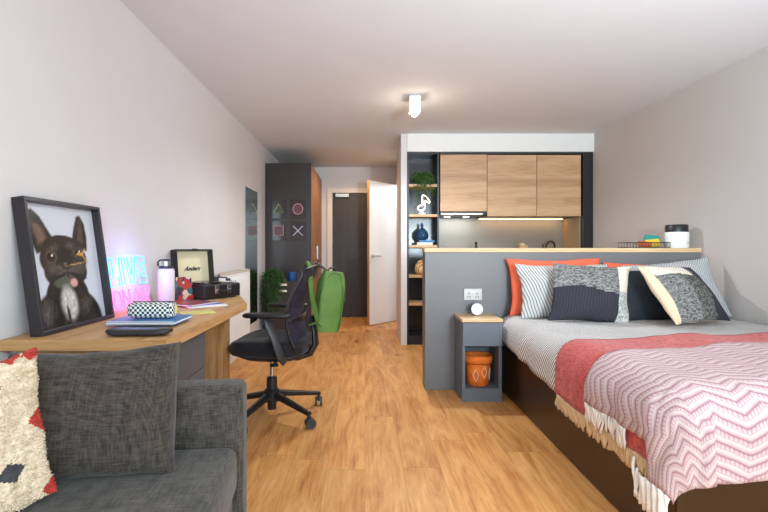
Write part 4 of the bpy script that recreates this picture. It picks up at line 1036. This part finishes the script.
# ------------------------------------------------------------------ office chair (local: front = -x)
t = Thing('office_chair', 'black mesh-back office chair on five castors at the desk end', 'chair', (-0.615, 3.04, 0), math.radians(-4), None, True)
R5 = 0.345
t.part(MB().lathe([(0, 0.045), (0.028, 0.045), (0.030, 0.09), (0.052, 0.10), (0.055, 0.165), (0.036, 0.185), (0.034, 0.255), (0.024, 0.26), (0, 0.26)], (0, 0, 0), 24), 'hub_column', M['black_plastic'], 'auto')
t.part(MB().cyl((0, 0, 0.26), (0, 0, 0.41), 0.015, n=18), 'gas_lift', M['chrome'], 'auto', 'chrome gas lift')
for k in range(5):
    a = math.radians(-36+72*k+1); ca, sa = math.cos(a), math.sin(a)
    rings = []
    for s_ in (0.03, 0.10, 0.20, 0.29, 0.335, 0.352):
        q = (s_-0.03)/0.322; zt = 0.168-0.066*q; hw_ = 0.028-0.010*q; hh = 0.022-0.009*q
        ring = []
        for b_ in range(10):
            an = 2*PI*b_/10; o_ = hw_*math.copysign(abs(math.cos(an))**0.7, math.cos(an)); z_ = zt-hh+hh*math.copysign(abs(math.sin(an))**0.7, math.sin(an))
            ring.append((ca*s_-sa*o_, sa*s_+ca*o_, z_))
        rings.append(ring)
    t.part(MB().rings(rings), 'leg', M['black_plastic'], 'auto')
    cx, cy = ca*R5, sa*R5; da = a+1.1; cd, sd = math.cos(da), math.sin(da)
    cs = MB(); cs.cyl((cx, cy, 0.05), (cx, cy, 0.09), 0.008, n=8)
    cs.tube([(cx, cy, 0.075), (cx+cd*0.012, cy+sd*0.012, 0.055), (cx+cd*0.012, cy+sd*0.012, 0.032)], [0.011, 0.012, 0.008], 8)
    co = t.part(cs, 'castor', M['dark_plastic'], 'auto')
    for w_ in (-0.018, 0.018):
        p0 = Vector((cx+cd*0.012-sd*(w_-0.007), cy+sd*0.012+cd*(w_-0.008), 0.0312)); p1 = Vector((cx+cd*0.012-sd*(w_+0.007), cy+sd*0.012+cd*(w_+0.008), 0.0312))
        t.part(MB().cyl(p0, p1, 0.031, n=20), 'wheel', M['dark_plastic'], 'auto', parent=co)
# seat
st = MB(); rings = []
for z_, k in ((0.430, 0.90), (0.438, 0.965), (0.462, 1.0), (0.505, 1.0), (0.524, 0.965), (0.532, 0.88), (0.529, 0.5), (0.527, 0.05)):
    rings.append([(0.005+0.25*k*math.copysign(abs(math.cos(a))**0.55, math.cos(a)), 0.245*k*math.copysign(abs(math.sin(a))**0.55, math.sin(a)), z_-(0.025*max(0, -math.cos(a))**3 if z_ > 0.45 else 0)) for a in [2*PI*j/40 for j in range(40)]])
t.part(st.rings(rings), 'seat', M['black_fabric'], True)
sh = MB(); rings = []
for z_, k in ((0.388, 0.60), (0.394, 0.70), (0.415, 0.88), (0.431, 0.93)):
    rings.append([(0.02+0.24*k*math.copysign(abs(math.cos(a))**0.6, math.cos(a)), 0.235*k*math.copysign(abs(math.sin(a))**0.6, math.sin(a)), z_) for a in [2*PI*j/32 for j in range(32)]])
t.part(sh.rings(rings), 'seat_shell', M['black_plastic'], True)
t.part(MB().cyl((0.07, -0.05, 0.405), (0.07, -0.20, 0.385), 0.006, n=8).cyl((0.07, -0.20, 0.378), (0.07, -0.20, 0.39), 0.026, n=18).cyl((0.07, -0.20, 0.39), (0.07, -0.20, 0.41), 0.008, n=8), 'tilt_knob', M['black_plastic'], 'auto')
# back support spine
t.part(MB().tube([(0.08, 0, 0.40), (0.18, 0, 0.395), (0.26, 0, 0.42), (0.292, 0, 0.48), (0.285, 0, 0.56), (0.265, 0, 0.66)], [0.04, 0.036, 0.032, 0.03, 0.026, 0.02], 12, squash=(0.7, 1.9)), 'back_spine', M['black_plastic'], True)
# back: curved panel
def backp(s_, z_):   # s_ -1..1 across
    q = (z_-0.47)/0.53
    x0 = 0.205-0.055*math.sin(min(1, q*1.15)*PI)*1.0+0.085*max(0, q-0.35)**1.2
    hw_ = 0.235*(1-0.10*(2*q-1)**2)
    return Vector((x0+0.045*(1-s_*s_), s_*hw_, z_))
nm = MB(); g = {}; nu, nv = 20, 24
for i in range(nu+1):
    for j in range(nv+1): g[i, j] = nm.bm.verts.new(backp(-1+2*i/nu, 0.47+0.50*j/nv))
for i in range(nu):
    for j in range(nv):
        f = nm.bm.faces.new((g[i, j], g[i+1, j], g[i+1, j+1], g[i, j+1])); f.smooth = True
        for l, (a, b_) in zip(f.loops, ((i, j), (i+1, j), (i+1, j+1), (i, j+1))): l[nm.uv].uv = (a/nu*0.47, b_/nv*0.53)
bk = t.part(nm, 'backrest', M['net'], True, 'dark see-through mesh back')
fr = [backp(-1, 0.47+0.50*k/14) for k in range(15)]+[backp(-1+2*k/10, 0.97)+Vector((0.006, 0, 0.02*(1-(-1+2*k/10)**2))) for k in range(1, 10)]+[backp(1, 0.97-0.50*k/14) for k in range(15)]+[backp(1-2*k/10, 0.47) for k in range(1, 10)]
t.part(MB().tube(fr, 0.011, 8, True), 'back_frame', M['black_plastic'], True)
t.part(MB().tube([backp(-1+2*k/8, 0.66)+Vector((0.012, 0, 0)) for k in range(9)], 0.010, 8, squash=(1.6, 0.5)), 'lumbar_bar', M['black_plastic'], True)
for s_ in (-1, 1):
    y = s_*0.265
    ar = MB(); rings = []
    for z_, k in ((0.685, 0.9), (0.692, 1), (0.704, 1), (0.712, 0.9)):
        rings.append([(0.04+0.145*k*math.copysign(abs(math.cos(a))**0.5, math.cos(a)), y+0.040*k*math.copysign(abs(math.sin(a))**0.5, math.sin(a)), z_) for a in [2*PI*j/28 for j in range(28)]])
    t.part(ar.rings(rings), 'armrest', M['black_plastic'], True)
    t.part(MB().tube([(0.14, s_*0.15, 0.425), (0.135, s_*0.235, 0.42), (0.125, y, 0.455), (0.09, y, 0.56), (0.05, y, 0.64), (0.04, y, 0.69)], [0.026, 0.026, 0.028, 0.027, 0.026, 0.026], 10, squash=(1.15, 0.55)), 'arm_post', M['dark_plastic'], True)

# ------------------------------------------------------------------ green backpack hung over the chair back
BMx = Matrix.Translation((-0.262, 3.07, 0.548)) @ Matrix.Rotation(math.radians(7), 4, 'Y') @ Matrix.Rotation(math.radians(32), 4, 'Z')
t = Thing('backpack', 'bright green backpack hanging off the office chair back', 'backpack', (-0.262, 3.07, 0.548))
bb = MB(); rings = []
for i in range(15):
    s_ = i/14; z_ = 0.005+0.40*s_; k = (1-0.26*max(0, (s_-0.7)/0.3)**2.2)*(1-0.14*max(0, (0.12-s_)/0.12)**2)
    dep = 0.055*(1-0.45*max(0, (s_-0.55)/0.45)**2)
    rings.append([(0.090*k*math.copysign(abs(math.cos(a))**0.45, math.cos(a))+0.004*noise.noise(Vector((z_*14, a, 1))), dep*math.copysign(abs(math.sin(a))**0.45, math.sin(a))+0.006*noise.noise(Vector((z_*14, a*2, 4))), z_) for a in [2*PI*j/32 for j in range(32)]])
t.part(bb.rings(rings).xf(BMx), 'bag_body', M['green_nylon'], 'auto')
t.part(MB().tube([(0.094*math.cos(a), -0.038, 0.205+0.195*math.sin(a)) for a in [PI*k/14 for k in range(15)]], 0.0035, 5).tube([(0.062, -0.056, 0.02), (0.068, -0.057, 0.15), (0.066, -0.053, 0.28), (0.04, -0.038, 0.37)], 0.004, 6).xf(BMx), 'zip', M['green_dark'], True)
t.part(MB().tube([(0.03*math.cos(a), 0.02, 0.398+0.03*math.sin(a)) for a in [PI*k/8 for k in range(9)]], 0.006, 6).xf(BMx), 'grab_handle', M['black_plastic'], True)
def strap(pts, w_, th_, mat, name):
    mb = MB(); pts = [Vector(p) for p in pts]; rings = []
    for i, p in enumerate(pts):
        d = (pts[min(i+1, len(pts)-1)]-pts[max(i-1, 0)]).normalized(); s1 = Vector((0.25, 0.97, 0.05)); s1 = (s1-d*s1.dot(d)).normalized(); n_ = d.cross(s1)
        rings.append([p+s1*w_/2+n_*th_/2, p-s1*w_/2+n_*th_/2, p-s1*w_/2-n_*th_/2, p+s1*w_/2-n_*th_/2])
    t.part(mb.rings(rings), name, mat)
strap([(-0.245, 3.10, 0.93), (-0.265, 3.06, 0.965), (-0.31, 3.03, 1.005), (-0.355, 3.02, 1.018), (-0.382, 3.02, 1.008), (-0.392, 3.02, 0.98)], 0.03, 0.006, M['black_plastic'], 'upper_strap')
strap([(-0.365, 3.0, 1.010), (-0.350, 2.95, 0.96), (-0.345, 2.93, 0.88), (-0.335, 2.93, 0.79), (-0.320, 2.96, 0.70), (-0.300, 3.0, 0.61)], 0.05, 0.012, M['green_nylon'], 'shoulder_strap')
strap([(-0.285, 3.0, 0.60), (-0.32, 2.95, 0.625), (-0.36, 2.92, 0.615)], 0.022, 0.005, M['green_dark'], 'lower_strap')

# ------------------------------------------------------------------ sofa (local: front = +x)
t = Thing('sofa', 'charcoal woven sofa along the left wall, arm at the desk end', 'sofa', (-0.86, 1.0, 0), math.radians(6), None, True)
t.part(MB().box(-0.34, -1.15, 0.05, 0.475, 0.482, 0.30, 0.02, 3), 'sofa_base', M['sofa'], True)
t.part(MB().box(-0.20, -1.05, 0.30, 0.492, 0.480, 0.452, 0.035, 4), 'seat_cushion', M['sofa'], True)
t.part(MB().box(-0.35, 0.482, 0.05, 0.505, 0.605, 0.642, 0.028, 4), 'sofa_arm', M['sofa'], True)
t.part(MB().box(-0.35, -1.15, 0.30, -0.20, 0.480, 0.66, 0.03, 4), 'backrest', M['sofa'], True)
for a in (-0.28, 0.42):
    for b_ in (-1.08, 0.54): t.part(MB().cyl((a, b_, 0), (a, b_, 0.052), 0.02, 0.025, 14), 'foot', M['black_plastic'])
cushion('sofa_cushion', (-0.815, 1.372, 0.615), (0.50, 0.055, 0.02), (-0.03, 0.11, 0.365), 0.21, M['sofa_cushion'], 'large charcoal woven cushion leaning on the sofa arm', 'cushion', 'cushions on the sofa', 0.07, 40, None, 6.4, 0.06, 0.03, 0.36)
def pick3(u, v, s):
    if s < 0: return 0
    def rh(cx, cy, rx, ry, k=0.0): return abs((u-cx)+(v-cy)*k)/rx+abs((v-cy)-(u-cx)*k)/ry < 1
    if rh(0.80, 0.24, 0.085, 0.07, 0.2) or rh(0.72, 0.78, 0.085, 0.07, 0.2): return 2
    for cx, cy, r_ in ((1.0, 0.50, 0.09), (0.62, 0.50, 0.09), (0.86, 1.0, 0.07), (1.0, 0.04, 0.07), (0.97, 0.97, 0.06)):
        if abs(u-cx)+abs(v-cy) < r_: return 1
    return 0
cushion('sofa_cushion', (-1.005, 1.10, 0.60), (0.28, 0.28, 0.09), (-0.115, 0.09, 0.355), 0.20, [M['cream_pile'], M['red_pile'], M['dark_pile']], 'shaggy cream cushion with red patches and dark diamonds on the sofa', 'cushion', 'cushions on the sofa', 0.05, 90, pick3, 8.8, 0.05, 0, 0.42, (9000, 0.010))

# ------------------------------------------------------------------ light
def area(name, loc, rot, sx, sy, power, col):
    l = bpy.data.lights.new(name, 'AREA'); l.shape = 'RECTANGLE'; l.size = sx; l.size_y = sy; l.energy = power; l.color = col
    o = bpy.data.objects.new(name, l); COL.objects.link(o); o.location = loc; o.rotation_euler = rot; return o
def spot_to(o, target):
    o.rotation_euler = (Vector(target)-o.location).to_track_quat('-Z', 'Y').to_euler()
area('window_fill', ((wx0+wx1)/2, YR-0.02, (wz0+wz1)/2), (PI/2, 0, 0), wx1-wx0, wz1-wz0, 74, (0.77, 0.93, 1.02))  # fill lamp standing in for daylight at the added window
def point(name, loc, power, col, r=0.05):
    l = bpy.data.lights.new(name, 'POINT'); l.energy = power; l.color = col; l.shadow_soft_size = r
    o = bpy.data.objects.new(name, l); COL.objects.link(o); o.location = loc; return o
def spot(name, loc, target, power, col, ang, blend=0.6, r=0.05):
    l = bpy.data.lights.new(name, 'SPOT'); l.energy = power; l.color = col; l.shadow_soft_size = r
    l.spot_size = math.radians(ang); l.spot_blend = blend
    o = bpy.data.objects.new(name, l); COL.objects.link(o); o.location = loc; spot_to(o, target); return o
point('camera_flash', (1.75, -0.5, 1.72), 50, (0.77, 0.93, 1.02), 0.10)
spot('bounced_flash', (1.25, -0.2, 1.3), (1.2, 2.9, CE+0.2), 315, (0.77, 0.93, 1.02), 95, 1.0, 0.1)
spot('spotlight_light', (lx, ly, CE-0.18), (lx, ly, 0), 72, (0.90, 0.95, 0.98), 165, 0.5, 0.03)
point('spotlight_glow', (lx, ly, CE-0.22), 2.0, (1.0, 0.84, 0.66), 0.03)
point('bathroom_light', (1.15, 6.7, 2.2), 26, (0.90, 0.95, 1.0), 0.12)
spot('hall_light', (-0.1, 6.55, CE-0.02), (-0.1, 6.55, 0), 34, (1.0, 0.66, 0.38), 160, 0.6, 0.05)
area('hood_light', (1.12, 5.66, 1.484), (0, 0, 0), 0.44, 0.10, 1.9, (0.90, 1.0, 0.98))
area('strip_light', (1.94, 5.73, 1.466), (0, 0, 0), 1.0, 0.03, 0.75, (1.0, 0.64, 0.32))
point('neon_glow_blue', (-1.20, 2.47, DZ+0.22), 1.0, (0.22, 0.35, 1.0), 0.05)
point('neon_glow_pink', (-1.16, 2.40, DZ+0.04), 0.6, (1.0, 0.12, 0.75), 0.05)
wd = bpy.data.worlds.new('World'); scene.world = wd; wd.use_nodes = True
nt = wd.node_tree; bg = nt.nodes['Background']
sky = nt.nodes.new('ShaderNodeTexSky'); sky.sky_type = 'HOSEK_WILKIE'; sky.sun_direction = (0.3, -0.5, 0.8); sky.turbidity = 4
nt.links.new(sky.outputs[0], bg.inputs[0]); bg.inputs[1].default_value = 0.6

# ------------------------------------------------------------------ camera
cam = bpy.data.cameras.new('Camera'); co = bpy.data.objects.new('Camera', cam); COL.objects.link(co)
co.location = (0, 0, H); co.rotation_euler = (PI/2, 0, 0)
cam.sensor_width = 36; cam.lens = F/768*36; cam.shift_x = (384-365)/768; cam.shift_y = -(256-249)/768
cam.clip_start = 0.02
scene.camera = co
vs = scene.view_settings
vs.view_transform = 'Standard'; vs.look = 'None'; vs.gamma = 1.0; vs.exposure = 0.42; vs.use_curve_mapping = False
